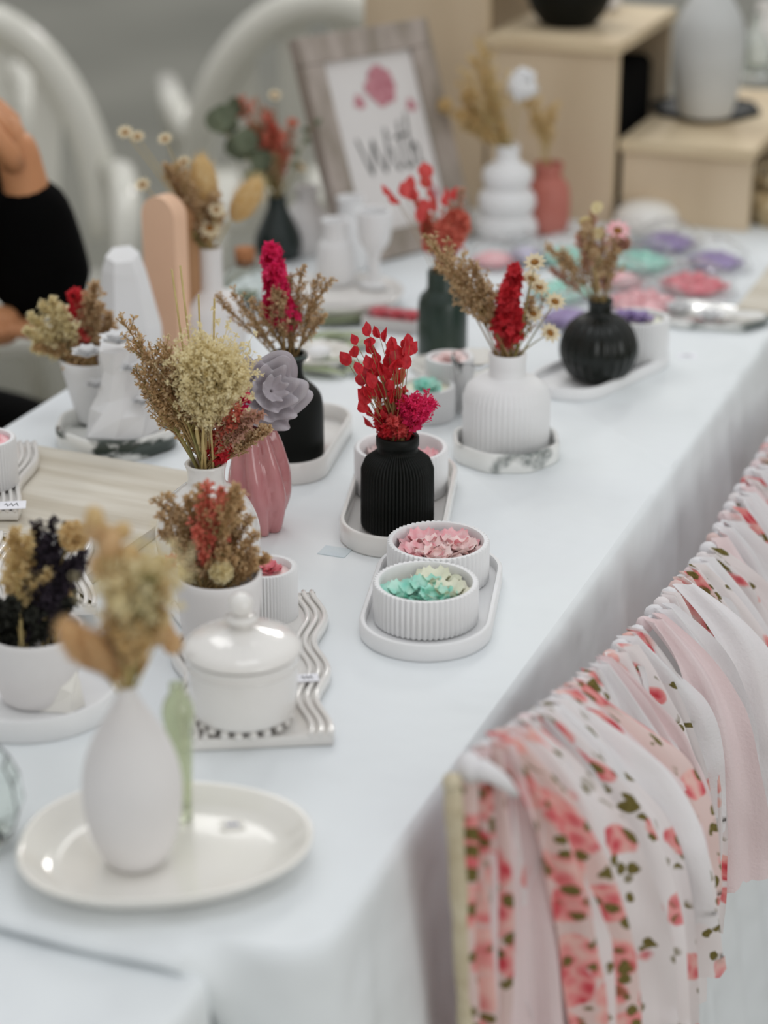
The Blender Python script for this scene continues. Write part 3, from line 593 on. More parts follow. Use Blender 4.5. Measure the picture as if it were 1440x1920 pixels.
# ------------------------------------------------------------------ dried flowers
def bez(a, b, c, n=8): return [a * (1 - t) ** 2 + b * 2 * t * (1 - t) + c * t * t for t in [i / (n - 1) for i in range(n)]]
def rv(rg): return V((rg.uniform(-1, 1), rg.uniform(-1, 1), rg.uniform(-1, 1)))
PART = {'statice': 'statice_sprig', 'fluff': 'fluffy_sprig', 'spike': 'larkspur_spike', 'redleaf': 'red_leaf_sprig', 'bunny': 'bunny_tail', 'daisy': 'daisy', 'euca': 'eucalyptus_sprig', 'coral': 'coral_sprig', 'wheat': 'wheat_sprig', 'ball': 'globe_bloom', 'reed': 'reed_stem', 'bell': 'drooping_bloom'}
def sprig(kind, p0, p1, rg, parent, org, mf, ms, dens=1.0, size=1.0):
    m = M(); L = (p1 - p0).length; bow = rv(rg) * L * .04; bow.z = abs(bow.z)
    mid = p0.lerp(p1, .5) + V((0, 0, L * .06)) + bow; st = bez(p0, mid, p1, 9)
    sr = .0009 if kind != 'redleaf' else .0005
    m.tube(st, [sr * (1.15 - .6 * i / 8) for i in range(9)], 5, 1)
    def along(t): i = min(int(t * 8), 7); return st[i].lerp(st[i + 1], t * 8 - i)
    dr = (p1 - p0).normalized()
    if kind in ('statice', 'coral', 'wheat'):
        nb = int((15 if kind == 'statice' else 9) * dens)
        for b in range(nb):
            t = .34 + .64 * b / nb; q = along(t); s = (-1) ** b; ln = L * (.34 * (1.15 - t)) * rg.uniform(.6, 1.2)
            side = RT * s * rg.uniform(.5, 1) + rv(rg) * .5; d = (dr * 1.2 + side * .8).normalized(); e_ = q + d * ln + V((0, 0, ln * .1))
            m.tube(bez(q, q.lerp(e_, .5) + side * ln * .08, e_, 4), [.0006, .0005, .0004, .0003], 4, 1, False)
            nfl = max(3, int(ln / .0042 * dens))
            for f in range(nfl):
                ft = .15 + .85 * f / nfl; pp_ = q.lerp(e_, ft) + rv(rg) * .0012
                m.floret(pp_, (d + rv(rg) * .7).normalized(), .0042 * size * rg.uniform(.7, 1.25), rg, 3)
        for f in range(int(10 * dens)):
            t = .6 + .4 * f / (10 * dens); m.floret(along(min(t, .999)), (dr + rv(rg) * .6).normalized(), .0044 * size, rg, 3)
    elif kind == 'fluff':
        R = L * .20
        for i in range(int(150 * dens)):
            q = p1 - dr * R * .9 + V((rg.gauss(0, 1), rg.gauss(0, 1), rg.gauss(0, 1))) * R * .5; a = along(rg.uniform(.35, .8))
            m.tube([a, a.lerp(q, .55) + rv(rg) * .002, q], [.0003, .00025, .0002], 3, 0, False)
            for _ in range(2): m.floret(q + rv(rg) * .002, rv(rg).normalized(), .003 * size, rg, 3)
    elif kind == 'spike':
        for i in range(int(95 * dens)):
            t = .42 + .58 * rg.random(); q = along(min(t, .999)); o_ = rv(rg).normalized(); rad = .0075 * size * (1.15 - .5 * (t - .42) / .58)
            m.floret(q + o_ * rad * rg.uniform(.3, 1), (o_ + dr * .3).normalized(), .0062 * size, rg, 5)
    elif kind == 'redleaf':
        q = p1; d = (dr + rv(rg) * .4).normalized(); x, y = frame_of(d); s = .0095 * size * rg.uniform(.85, 1.2)
        for (w0, aa) in ((1, rg.uniform(0, 3)), (.85, rg.uniform(0, 3))):
            n_ = (x * math.cos(aa) + y * math.sin(aa)); sd = d.cross(n_); vs = [q - d * s * .1]
            for i in range(10):
                a = 2 * PI * i / 10; rr = s * w0 * (.62 + (.2 if i == 0 else 0)); vs.append(q + d * (s * .5 + rr * math.cos(a)) + sd * rr * .85 * math.sin(a) + n_ * s * .28 * math.sin(a) ** 2)
            vs.append(q + d * s * .5 - n_ * s * .1); m.add(vs, [(11, 1 + i, 1 + (i + 1) % 10) for i in range(10)] + [(0, 1 + 4, 1 + 5), (0, 6, 7)])
    elif kind == 'bunny':
        Lh = min(L * .55, .034 * size); c = p1 - dr * Lh * .5; R = Lh * .24; m.ball(c, R, 12, 10, 0, dr, 2.0)
        x, y = frame_of(dr)
        for i in range(int(420 * dens)):
            u_ = rg.uniform(-1, 1); a = rg.uniform(0, 2 * PI); o_ = x * math.cos(a) + y * math.sin(a); rr = math.sqrt(max(0, 1 - u_ * u_))
            b_ = c + dr * u_ * R * 2 + o_ * rr * R; tp = b_ + (o_ * rr + dr * .9).normalized() * .0055 * size; sd = dr.cross(o_) * .0003
            m.add([b_ - sd, b_ + sd, tp], [(0, 1, 2)])
    elif kind == 'daisy':
        R = .0075 * size; up = (dr * .5 + RT * rg.uniform(-.3, .3) - FH * .6 + V((0, 0, .5))).normalized(); x, y = frame_of(up)
        m.ball(p1 + up * .001, R * .45, 10, 6, 2, up, .6)
        for k in range(2):
            for i in range(9):
                a = 2 * PI * i / 9 + k * .35; o_ = x * math.cos(a) + y * math.sin(a); m.petal(p1, (o_ + up * (.1 + .3 * k)), up, R * 1.2, R * .55, .1)
    elif kind == 'euca':
        for i in range(5):
            t = .4 + .15 * i; q = along(min(t, .999)); s = (-1) ** i; d = (RT * s + V((0, 0, .4)) + rv(rg) * .5).normalized(); R = .013 * size; nn = (-FH + rv(rg) * .6).normalized()
            sd = d.cross(nn).normalized(); vs = [q + d * R * .95] + [q + d * (R * .95 + R * math.cos(2 * PI * j / 14)) + sd * R * math.sin(2 * PI * j / 14) + nn * R * .15 * math.cos(4 * PI * j / 14) for j in range(14)]
            vs += [v_ - nn * .0006 for v_ in vs]
            m.add(vs, [(0, 1 + j, 1 + (j + 1) % 14) for j in range(14)] + [(15, 16 + (j + 1) % 14, 16 + j) for j in range(14)] + [(1 + j, 16 + j, 16 + (j + 1) % 14, 1 + (j + 1) % 14) for j in range(14)])
    elif kind == 'ball':
        R = .008 * size
        for i in range(int(60 * dens)): o_ = rv(rg).normalized(); m.floret(p1 + o_ * R * .4, o_, R * .8, rg, 4)
    elif kind == 'bell':
        for i in range(3):
            q = p1 + rv(rg) * .006 * size; m.ball(q, .0055 * size, 10, 7, 0, (V((0, 0, -1)) + rv(rg) * .4), 1.15)
            m.tube([along(.85), q], .0004, 4, 1)
    elif kind == 'reed': m.tube(st[5:], [.0014, .0017, .0017, .001], 6, 0)
    m.v = [tuple(V(v_) - org) for v_ in m.v]
    return m.build(PART[kind], [mf, ms, DAISYC], parent, smooth=False)
def bouquet(key, label, specs, seed, cat='bouquet', name='dried_bouquet'):
    P, r, ppm = MOUTH[key]; rg = random.Random(seed); t = thing(name, P, label, cat)
    for sp in specs:
        kind, u, v, mf, ms = sp[:5]; dens = sp[5] if len(sp) > 5 else 1; size = sp[6] if len(sp) > 6 else 1; rep = sp[7] if len(sp) > 7 else 1; spread = sp[8] if len(sp) > 8 else 12
        for i in range(rep):
            a = rg.uniform(0, 2 * PI); rr = r * .55 * math.sqrt(rg.random()); p0 = P + V((rr * math.cos(a), rr * math.sin(a), -.012))
            uu, vv = (u, v) if i == 0 else (u + rg.gauss(0, spread), v + rg.gauss(0, spread))
            p1 = facing(uu, vv, P, rg.uniform(-.02, .02) if rep > 1 or True else 0)
            sprig(kind, p0, p1, rg, t, P, mf, ms, dens, size)
    return t
S = 'statice'
bouquet('b16', 'red leaf sprays with crimson blossom in black ribbed vase',
  [('redleaf', u, v, RED, STEMB) for u, v in [(654, 683), (668, 645), (692, 628), (712, 632), (692, 650), (697, 662), (740, 656), (768, 648), (680, 722), (695, 690), (712, 690), (735, 685), (752, 676), (760, 690), (720, 705), (705, 715), (690, 740), (702, 742), (725, 720), (742, 700), (688, 770), (700, 780), (715, 760), (728, 745), (700, 800), (745, 720), (690, 706), (668, 668), (766, 664)]]
  + [('redleaf', u, v, RED, STEMB, 1, 1.1, 3, 12) for u, v in [(715, 748), (735, 732), (745, 690), (706, 704)]]
  + [('spike', 742, 738, RED, STEMB, .8, .8), ('spike', 728, 770, CORALR, STEMB, 1.1, .9), ('spike', 755, 760, RED, STEMB, 1, .9), ('fluff', 800, 745, MAGENTA, RED, .9, 1.1, 2, 8), ('spike', 806, 752, MAGENTA, RED, .9, .8), ('spike', 780, 748, MAGENTA, RED, .9, .8), ('coral', 735, 790, CORALR, STEMB, 1.4, 1.3, 4, 12), ('coral', 765, 780, RED, STEMB, 1.3, 1.3, 3, 12), ('spike', 712, 775, RED, STEMB, .8, 1), ('spike', 735, 755, CORALR, STEMB, .9, 1), ('spike', 768, 765, CORALR, STEMB, .9, 1.1), ('spike', 752, 735, RED, STEMB, .7, .9)] + [('redleaf', u, v, RED, STEMB, 1, 1.15) for u, v in [(722, 640), (758, 662), (676, 700), (705, 660), (730, 668), (748, 676), (718, 700), (700, 726), (694, 752), (712, 735), (728, 712)]], 11)
bouquet('b15', 'beige statice fan with magenta larkspur in tall black bottle',
  [(S, u, v, BEIGEF, STEMB, .9) for u, v in [(402, 552), (432, 548), (468, 560), (490, 570), (512, 540), (545, 510), (570, 495), (598, 515), (624, 520), (590, 560), (560, 540), (530, 560), (610, 590), (470, 600)]]
  + [('spike', 508, 468, MAGENTA, STEMB, 1.9, 1.35), ('spike', 514, 505, MAGENTA, STEMB, 1.2, 1.25), (S, 545, 590, BEIGEF, STEMB, 1.2, 1.1, 4, 20)], 12)
bouquet('b12', 'tall brown statice and cream feathery grass in glossy white vase',
  [(S, u, v, BROWNF if i % 3 == 0 else BEIGEF, STEMG if i % 2 else STEMB, 1.3) for i, (u, v) in enumerate([(222, 590), (255, 640), (270, 655), (290, 645), (305, 640), (250, 690), (268, 700), (315, 690), (330, 700), (290, 740), (262, 720), (330, 760), (310, 720), (345, 800)])]
  + [('fluff', 400, 640, CREAMF, STEMC, 1.7, 1.1, 4, 16), ('fluff', 375, 665, CREAMF, STEMC, 1.5, 1.1, 3, 14), ('fluff', 430, 660, CREAMF, STEMC, 1.4, 1.1, 3, 14), ('fluff', 395, 720, CREAMF, STEMC, 1.4, 1, 3, 14)]
  + [(S, 475, 775, PINKB, STEMB, 1.3, 1.1, 4, 14), (S, 505, 810, BEIGEF, STEMB, 1.3, 1, 3, 10), ('coral', 450, 780, CORAL, STEMB, 1.4, 1.2, 2, 10), ('spike', 430, 800, RED, STEMC, 1.3, 1.15), ('spike', 466, 735, MAGENTA, STEMC, .6, .9), ('reed', 368, 800, STEMC, STEMC), ('wheat', 385, 690, STEMC, STEMC, 1)], 13)
bouquet('b6', 'low brown and coral bouquet in planter behind lidded jar',
  [(S, u, v, BROWNF if i % 2 else BEIGEF, STEMB, 1.2) for i, (u, v) in enumerate([(288, 935), (310, 925), (330, 960), (350, 930), (300, 965), (375, 910), (430, 930), (455, 940), (470, 970), (485, 1000), (480, 1030), (350, 1000), (400, 940), (440, 990), (465, 1050), (330, 1010), (420, 1020), (390, 1000)])]
  + [('coral', u, v, CORAL, STEMB, 1.3, 1.2) for u, v in [(385, 905), (415, 915), (375, 945), (400, 960), (345, 985), (365, 990), (395, 1010), (425, 1000), (380, 1040), (410, 1040)]]
  + [('ball', 365, 1068, CREAMF, STEMG, 1.4, 1.5), ('ball', 415, 1072, CREAMF, STEMG, 1.4, 1.2), (S, 345, 1050, BEIGEF, STEMB, 1.3, 1.2, 3, 10), (S, 478, 1055, BROWNF, STEMB, 1.4, 1.2, 3, 10), (S, 300, 1000, BEIGEF, STEMB, 1.2, 1.2, 2, 12), (S, 450, 920, BROWNF, STEMB, 1.2, 1.2, 2, 12), (S, 370, 925, BROWNF, STEMB, 1.2, 1.2, 2, 12), ('ball', 380, 1078, CREAMF, STEMG, 1.3, 1.4), ('daisy', 322, 1055, CORALR, STEMB, 1, 1.1), ('daisy', 370, 1128, CORALR, STEMB, 1, .8), (S, 440, 1050, BROWNF, STEMG, 1.4, 1.1, 5, 22), (S, 390, 1060, BROWNF, STEMG, 1.2, 1, 3, 16)], 14)
bouquet('b9', 'plum black and golden dried bouquet at left edge',
  [(S, u, v, PLUM, PLUM, 1.3, 1.15) for u, v in [(70, 980), (100, 970), (120, 1000), (85, 1010), (135, 985), (105, 1040), (160, 1035), (125, 1060), (140, 1050), (70, 1040)]]
  + [(S, u, v, YELF, STEMC, 1.3, 1.2, 2, 14) for u, v in [(20, 1000), (40, 1040), (60, 1060), (90, 1080), (20, 1070), (50, 1010), (110, 1090)]]
  + [(S, u, v, DARKGR, DARKGR, 1.5, 1.4, 3, 16) for u, v in [(20, 1130), (60, 1150), (40, 1170), (80, 1120), (0, 1190), (-30, 1140), (95, 1155)]]
  + [(S, 130, 1120, DARKGR, DARKGR, 1.4, 1.3, 3, 12), (S, 10, 1160, DARKGR, DARKGR, 1.4, 1.3, 3, 14), (S, 110, 1100, YELF, STEMC, 1.3, 1.2, 3, 14), (S, 150, 1070, PLUM, PLUM, 1.2, 1.2, 2, 10), ('ball', 138, 1005, BUNNY, STEMC, 1.2, 1.4), ('ball', 105, 1105, BUNNY, STEMC, 1.2, 1.5)], 15)
bouquet('front', 'blurred tan bunny tails and toffee blooms in egg-shaped vase',
  [('bell', 173, 975, BUNNY, STEMC, 1, 1.1), ('bell', 192, 1010, BUNNYD, STEMC, 1, 1.25), ('bell', 220, 990, BUNNY, STEMC), ('bell', 185, 1062, BUNNYD, STEMC, 1, 1.3), ('bell', 232, 1030, BUNNY, STEMC, 1, 1.2), ('bell', 295, 1060, BUNNY, STEMC, 1, 1.2), ('bell', 300, 1195, BUNNYD, STEMC, 1, 1.3),
   ('bunny', 118, 1168, BUNNYD, STEMC, 1.4, 1.25), ('bunny', 160, 1188, BUNNYD, STEMC, 1.4, 1.3), ('bunny', 205, 1235, BUNNYD, STEMC, 1.4, 1.25), ('bunny', 262, 1215, BUNNYD, STEMC, 1.2, 1.0), ('bunny', 236, 1235, BUNNYD, STEMC, 1.2, 1.1),
   ('fluff', 240, 1060, CREAMF, STEMC, 1.1, 1.1, 2, 12), ('fluff', 300, 1010, CREAMF, STEMC, .9, 1.1), (S, 310, 1095, BUNNY, STEMG, 1.2, 1.4, 2, 8), (S, 285, 1080, STEMG, STEMG, 1.1, 1.3), (S, 225, 1080, BUNNY, STEMC, 1.3, 1.3, 2, 10), (S, 210, 1130, BEIGEF, STEMC, 1.2, 1.2, 2, 10), ('fluff', 250, 1160, BUNNY, STEMC, 1, 1, 2, 10)], 16)
bouquet('b18', 'beige statice, crimson spikes and daisies in white ribbed vase',
  [(S, u, v, BEIGEF, STEMB, 1.1, 1.25) for u, v in [(795, 438), (808, 455), (825, 470), (845, 505), (862, 500), (885, 490), (880, 540), (905, 530), (1000, 560)]]
  + [('spike', 965, 508, RED, STEMB, 1.5, 1.15), ('spike', 955, 545, RED, STEMB, 1.5, 1.2), ('spike', 935, 590, CORALR, STEMB, 1.1, 1.1), ('spike', 968, 580, RED, STEMB, 1, 1)]
  + [('daisy', u, v, DAISYW, STEMG, 1, 1.35) for u, v in [(1003, 494), (1040, 568), (998, 590), (1030, 626), (995, 525), (1010, 540)]] + [('coral', 1030, 545, PINKB, STEMG, .5, .8)], 17)
bouquet('b19', 'pale pink and beige dried sprigs in black round vase',
  [(S, u, v, PINKB if i % 2 else BEIGEF, STEMB, .9, 1.3) for i, (u, v) in enumerate([(1026, 462), (1032, 505), (1050, 470), (1085, 440), (1100, 415), (1110, 395), (1130, 430), (1150, 470), (1155, 440), (1120, 470), (1095, 480), (1140, 490)])]
  + [('euca', 1108, 390, CREAMF, STEMC, 1, .55), ('euca', 1090, 430, BEIGEF, STEMC, 1, .5), ('daisy', 1158, 435, PINKWAX, STEMG, 1, 1.7), ('ball', 1165, 455, PINKB, STEMG, 1, 1.2)], 18)
bouquet('b20', 'coral red leaves and rusty blossom in dark green bottle',
  [('redleaf', u, v, CORALR, STEMB, 1, 1.3) for u, v in [(733, 362), (748, 380), (770, 360), (795, 330), (808, 328), (805, 350), (812, 370), (850, 375), (838, 385), (780, 375), (790, 390), (775, 372), (790, 415), (800, 395), (815, 395), (760, 368), (842, 372)]]
  + [('ball', 845, 440, CORAL, STEMB, 1.5, 1.9, 4, 14), ('fluff', 850, 425, CORAL, STEMB, 1.3, 1.3, 2, 10), (S, 870, 350, PINKB, STEMB, .8, 1.3), ('spike', 795, 400, CORALR, STEMB, 1, 1), (S, 850, 445, CORAL, STEMB, 1.2, 1.3, 3, 12)], 19)
bouquet('wob', 'golden dried bloom spray in white bubble vase',
  [(S, u, v, YELF, STEMC, .7, 1.25, 2, 14) for u, v in [(855, 150), (890, 100), (870, 185), (912, 150), (880, 225), (905, 240), (925, 190), (898, 80), (850, 215), (940, 230)]] + [('ball', 885, 215, YELF, STEMC, .5, 1.3, 6, 26)], 20)
bouquet('terra', 'thin golden wheat stalks in terracotta vase',
  [('wheat', u, v, YELF, STEMC, .8, 1.5) for u, v in [(985, 185), (1000, 180), (1043, 190), (1012, 215), (1030, 200)]], 21)
bouquet('b32', 'eucalyptus, coral and daisy bouquet in dark teal bottle',
  [('euca', 400, 225, EUCA, STEMG, 1, 1.25), ('euca', 432, 215, EUCA, STEMG, 1, 1.15), ('coral', 455, 175, CORAL, STEMB, .7, 1.6), ('coral', 510, 230, CORAL, STEMB, .9, 1.6, 3, 14), ('coral', 520, 255, CORALR, STEMB, .9, 1.7, 2, 12), (S, 545, 240, PINKB, STEMB, .8, 1.4), (S, 500, 200, PINKB, STEMB, .8, 1.4, 2, 18), ('daisy', 515, 180, DAISYW, STEMB, 1, 1.1), ('daisy', 562, 315, DAISYW, STEMG, 1, 1.2), ('daisy', 530, 305, DAISYW, STEMG, 1, 1.4), ('daisy', 548, 232, CORAL, STEMB, 1, 1.1), (S, 480, 230, BEIGEF, STEMG, .8, 1.4), (S, 520, 290, BEIGEF, STEMG, .8, 1.4, 2, 14), ('coral', 480, 180, PINKB, STEMG, .9, 1.5), ('euca', 590, 225, EUCA, STEMG, 1, .4), ('euca', 470, 290, LEAFG, STEMG, 1, .9)], 22)
bouquet('b31', 'bunny tails and daisies in white flask vase',
  [('bunny', 375, 290, BUNNY, STEMC, 1.3, 1.9), ('bunny', 486, 335, BUNNY, STEMC, 1.5, 2.5), ('daisy', 235, 250, DAISYW, STEMC, 1, 1.2), ('daisy', 258, 258, DAISYW, STEMC, 1, 1.1), ('daisy', 310, 262, DAISYW, STEMC, 1, 1.1), ('daisy', 268, 348, DAISYW, STEMC, 1, 1.2), ('daisy', 392, 430, DAISYW, STEMC, 1, 1.7), ('daisy', 345, 305, DAISYW, STEMC, 1, 1.1), ('daisy', 405, 395, DAISYW, STEMC, 1, 1.2)]
  + [('wheat', u, v, BEIGEF, STEMC, 1, 1.7, 2, 8) for u, v in [(315, 310), (340, 320), (350, 350), (330, 360), (400, 365), (385, 390), (365, 380), (410, 400), (370, 420)]]
  + [('wheat', u, v, STEMG, STEMG, 1, 1.2) for u, v in [(345, 430), (360, 445)]], 23)
bouquet('b11', 'wide beige bouquet with crimson centre in cone planter',
  [(S, u, v, CREAMF if u < 120 else BEIGEF, STEMB, 1.3, 1.4) for u, v in [(45, 620), (55, 590), (75, 570), (95, 560), (110, 575), (65, 640), (85, 655), (178, 530), (165, 560), (190, 570), (205, 590), (212, 610), (150, 570), (200, 640), (100, 600), (60, 655), (180, 600), (85, 620)]]
  + [('spike', 140, 550, RED, STEMB, 1, 1.1), ('spike', 128, 590, RED, STEMB, 1.5, 1.4), ('spike', 150, 610, RED, STEMB, 1.5, 1.4), ('coral', 180, 640, CORAL, STEMB, 1, 1.3, 2, 8), ('spike', 165, 560, CORALR, STEMB, .8, 1), (S, 150, 640, BROWNF, STEMB, 1.2, 1.4, 4, 22), (S, 110, 650, BROWNF, STEMB, 1.2, 1.4, 3, 18)], 24)
# reeds
P0 = at(400, 900); 
P, r_, ppm_ = MOUTH['b12']; t = thing('reed_sticks', P + FH * .02, 'thin straw reed sticks rising behind the feathery grass', 'reeds'); rg = random.Random(3)
for (u, v) in [(322, 505), (338, 498), (372, 552), (402, 560)]:
    a = facing(u, v, P, .03); b = P + FH * .02 + V((rg.uniform(-.005, .005), 0, -.06)); m = M(); m.tube([b - (P + FH * .02), a - (P + FH * .02)], .0009, 6); m.build('reed_stick', STEMC, t)
# grey fabric flower, facing the viewer
P, r_, ppm_ = MOUTH['rose']; C0 = facing(500, 738, P, .0); t = thing('fabric_flower', P, 'lilac grey ruffled fabric flower leaning out of rose vase', 'flower')
ax = (-FH * .75 + V((0, 0, .45)) + RT * .35).normalized(); fx, fy = frame_of(ax); rg = random.Random(9)
m = M(); m.tube([V((0, 0, -.01)), (C0 - P) * .5 + V((0, 0, -.004)), C0 - P - ax * .01], .0015, 6); m.build('stem', STEMG, t)
for L in range(4):
    R = [.035, .029, .021, .012][L]; m = M(); K = 72; RR = 6; vs = []
    for j in range(RR + 1):
        s = j / RR
        for i in range(K):
            a = 2 * PI * i / K; wv = math.sin(a * (5 + L) + L * 2 + noise.noise(V((a, L, 0))) * 2); rad = R * (.12 + .88 * s) * (1 + .1 * wv * s)
            hgt = (.002 + .006 * L) + R * .30 * wv * s * s + R * (.55 + .25 * L) * s * s * .7
            vs.append(C0 - P + (fx * math.cos(a) + fy * math.sin(a)) * rad + ax * (hgt - .008))
    m.add(vs, [(j * K + i, j * K + (i + 1) % K, (j + 1) * K + (i + 1) % K, (j + 1) * K + i) for j in range(RR) for i in range(K)])
    o = m.build('fabric_petals', FABRICG, t); md = o.modifiers.new('s', 'SOLIDIFY'); md.thickness = .0007
# white paper flower by the bubble vase
P, r_, ppm_ = MOUTH['wob']; C0 = facing(978, 160, P, .01); t = thing('paper_flower', P, 'single white paper flower above the bubble vase', 'flower')
m = M(); m.tube([V((0, 0, -.02)), (C0 - P)], .001, 6); m.build('stem', STEMC, t)
m = M(); rg = random.Random(2)
m.ball(C0 - P, .020, 16, 10)
for k in range(30):
    d = (rv(rg) + V((0, 0, .5)) - FH * .3).normalized(); m.petal(C0 - P, d, rv(rg), .026, .022, .12)
m.build('flower_head', WPURE, t, smooth=False)

# ------------------------------------------------------------------ framed card
FA, FL, FWd, FHt = math.radians(64), math.radians(20), .23, .30
F0 = at(650, 505); ex = V((math.cos(FA), math.sin(FA), 0)); nh = V((math.sin(FA), -math.cos(FA), 0)); eu = V((0, 0, 1)) * math.cos(FL) - nh * math.sin(FL); en = nh * math.cos(FL) + V((0, 0, 1)) * math.sin(FL)
t = thing('picture_frame', F0, 'weathered grey wooden frame with a With rose card, leaning back', 'frame')
R3 = Matrix((ex, -en, eu)).transposed()
def fb(x0, x1, z0, z1, y0, y1, name, mt, smooth=False):
    m = M(); m.box(R3 @ V(((x0 + x1) / 2, (y0 + y1) / 2, (z0 + z1) / 2)), (x1 - x0, y1 - y0, z1 - z0), R3); o = m.build(name, mt, t, smooth=smooth); md = o.modifiers.new('b', 'BEVEL'); md.width = .0015; md.segments = 2; return o
B_ = .036
fb(0, B_, B_ + .0005, FHt - B_ - .0005, -.010, .010, 'frame_rail', DRIFT); fb(FWd - B_, FWd, B_ + .0005, FHt - B_ - .0005, -.010, .010, 'frame_rail', DRIFT)
fb(0, FWd, FHt - B_, FHt, -.010, .010, 'frame_rail', DRIFT); fb(0, FWd, 0, B_, -.010, .010, 'frame_rail', DRIFT)
fb(B_ - .004, FWd - B_ + .004, B_ - .004, FHt - B_ + .004, -.001, .003, 'card', PAPER)
card = bpy.data.objects['card']; card['label'] = 'white card with rose drawing and handwritten word With'
def stroke(pts, r, mt, name, y=-.0018):
    m = M(); q = []
    for i in range(len(pts) - 1):
        for k in range(5): q.append(V(pts[i]).lerp(V(pts[i + 1]), k / 5))
    q.append(V(pts[-1])); vs = []
    for i, p in enumerate(q):
        d = (q[min(i + 1, len(q) - 1)] - q[max(i - 1, 0)]); d = V((d.x, d.y)).normalized() if d.length else V((1, 0)); nx, nz = -d.y, d.x
        for s in (-1, 1): vs.append(R3 @ V((p.x + s * nx * r, y, p.y + s * nz * r)))
    m.add(vs, [(2 * i, 2 * i + 1, 2 * i + 3, 2 * i + 2) for i in range(len(q) - 1)]); return m.build(name, mt, card, smooth=False)
# the word in brush script, letter by letter
bx, bz = .066, .108
LET = [[(0, .052), (.006, .030), (.014, .002), (.022, .030), (.026, .048), (.030, .026), (.038, .002), (.050, .034), (.052, .060)],
       [(.056, .034), (.058, .014), (.062, .002), (.068, .008)], [(.057, .046), (.0585, .049)],
       [(.078, .066), (.074, .036), (.074, .010), (.080, .002), (.086, .008)], [(.066, .044), (.088, .047)],
       [(.093, .074), (.090, .040), (.089, .002)], [(.089, .020), (.097, .034), (.102, .026), (.101, .006), (.108, .004)]]
for s in LET: stroke([(bx + x * 1.0, bz + z * 1.0) for x, z in s], .0018, INK, 'ink_stroke')
rg = random.Random(4)
def rosepr(cx, cz, R, n):
    m = M()
    for i in range(n):
        a = i * 2.4; rr = R * .62 * math.sqrt(i / n); px_, pz_ = cx + rr * math.cos(a), cz + rr * math.sin(a); q = R * .38; vs = [R3 @ V((px_, -.0016 - .00003 * i, pz_))]
        for j in range(9): b_ = 2 * PI * j / 9; vs.append(R3 @ V((px_ + q * (1 + .2 * math.sin(3 * b_ + i)) * math.cos(b_), -.0016 - .00003 * i, pz_ + q * math.sin(b_))))
        m.add(vs, [(0, 1 + j, 1 + (j + 1) % 9) for j in range(9)])
    m.build('printed_rose', ROSEINK, card, smooth=False)
rosepr(.128, .222, .030, 20); rosepr(.086, .206, .012, 7); rosepr(.174, .190, .011, 7); rosepr(.178, .070, .012, 7)

# ------------------------------------------------------------------ crates
def crate(x0, x1, yf, yb, z1, label, rz=0):
    cx, cy = (x0 + x1) / 2, (yf + yb) / 2; t = thing('wooden_crate', (cx, cy, TZ), label, 'crate', rz=rz); H = z1 - TZ; W_ = x1 - x0; D = yb - yf
    def bx(name, c, d, mt):
        m = M(); m.box(c, d); o = m.build(name, mt, t, smooth=False); md = o.modifiers.new('b', 'BEVEL'); md.width = .0015; md.segments = 2
    bx('top_board', (0, 0, H - .008), (W_ + .004, D + .012, .016), RISERT)
    bx('front_panel', (0, -D / 2 + .006, (H - .017) / 2), (W_ - .004, .010, H - .017), RISER)
    bx('back_panel', (0, D / 2 - .006, (H - .017) / 2), (W_ - .004, .010, H - .017), RISER)
    bx('corner_post', (W_ / 2 - .007, -D / 2 + .018, (H - .017) / 2), (.009, .012, H - .017), RISERT)
crate(-.757, -.572, 2.845, 3.25, .865, 'low wooden crate at right carrying the pale grey vase', rz=0)
crate(-.947, -.760, 2.822, 3.13, 1.0, 'middle wooden crate carrying the round black vase', rz=0)
crate(-1.137, -.950, 2.83, 3.10, 1.14, 'tallest wooden crate behind the leaning picture frame', rz=0)
# added dark filler box for shade inside the middle crate, and bowl on table
m = M(); m.box((0, 0, .095), (.13, .24, .19)); o = m.build('crate_shade_box', BLACKC, smooth=False); o.modifiers.new('b', 'BEVEL').width = .01; o.location = (-.845, 2.975, TZ); tag(o, 'added dark shade bin inside the middle wooden crate', 'bin')
m = M(); m.box((0, 0, .05), (.10, .16, .10)); o = m.build('storage_box', GREENBOX, smooth=False); o.modifiers.new('b', 'BEVEL').width = .004; o.location = (-.50, 3.10, TZ); tag(o, 'dark green box beyond the low crate at right edge', 'box')
P = at(1425, 428); t = thing('shavings_basket', (P.x + .02, P.y + .05, TZ), 'wicker basket of wood shavings at right edge by the low crate', 'basket')
m = M(); m.lathe(hollow([(.045, 0), (.055, .03), (.058, .05)], .003), 40); m.build('basket_body', SHAVE, t)
m = M(); rg = random.Random(8)
for i in range(130):
    a = rg.uniform(0, 6.28); r = .048 * math.sqrt(rg.random()); c = V((r * math.cos(a), r * math.sin(a), rg.uniform(.04, .068))); d = rv(rg); d.z *= .4; m.tube(bez(c - d * .014, c + V((0, 0, .012)), c + d * .014, 6), .0022, 4)
o = m.build('wood_shavings', SHAVE, t); o['kind'] = 'stuff'
P, ppm, kz = base(1205, 446, 50); m = M(); m.lathe([(.002, 0), (.040, 0), (.046, .002), (.047, .010), (.042, .024), (.030, .034), (.014, .038), (.002, .0385)], 48); o = m.build('domed_dish', IVORY); o.location = P + V((0, .02, 0))
tag(o, 'cream domed dish upside down before the low wooden crate', 'dish')

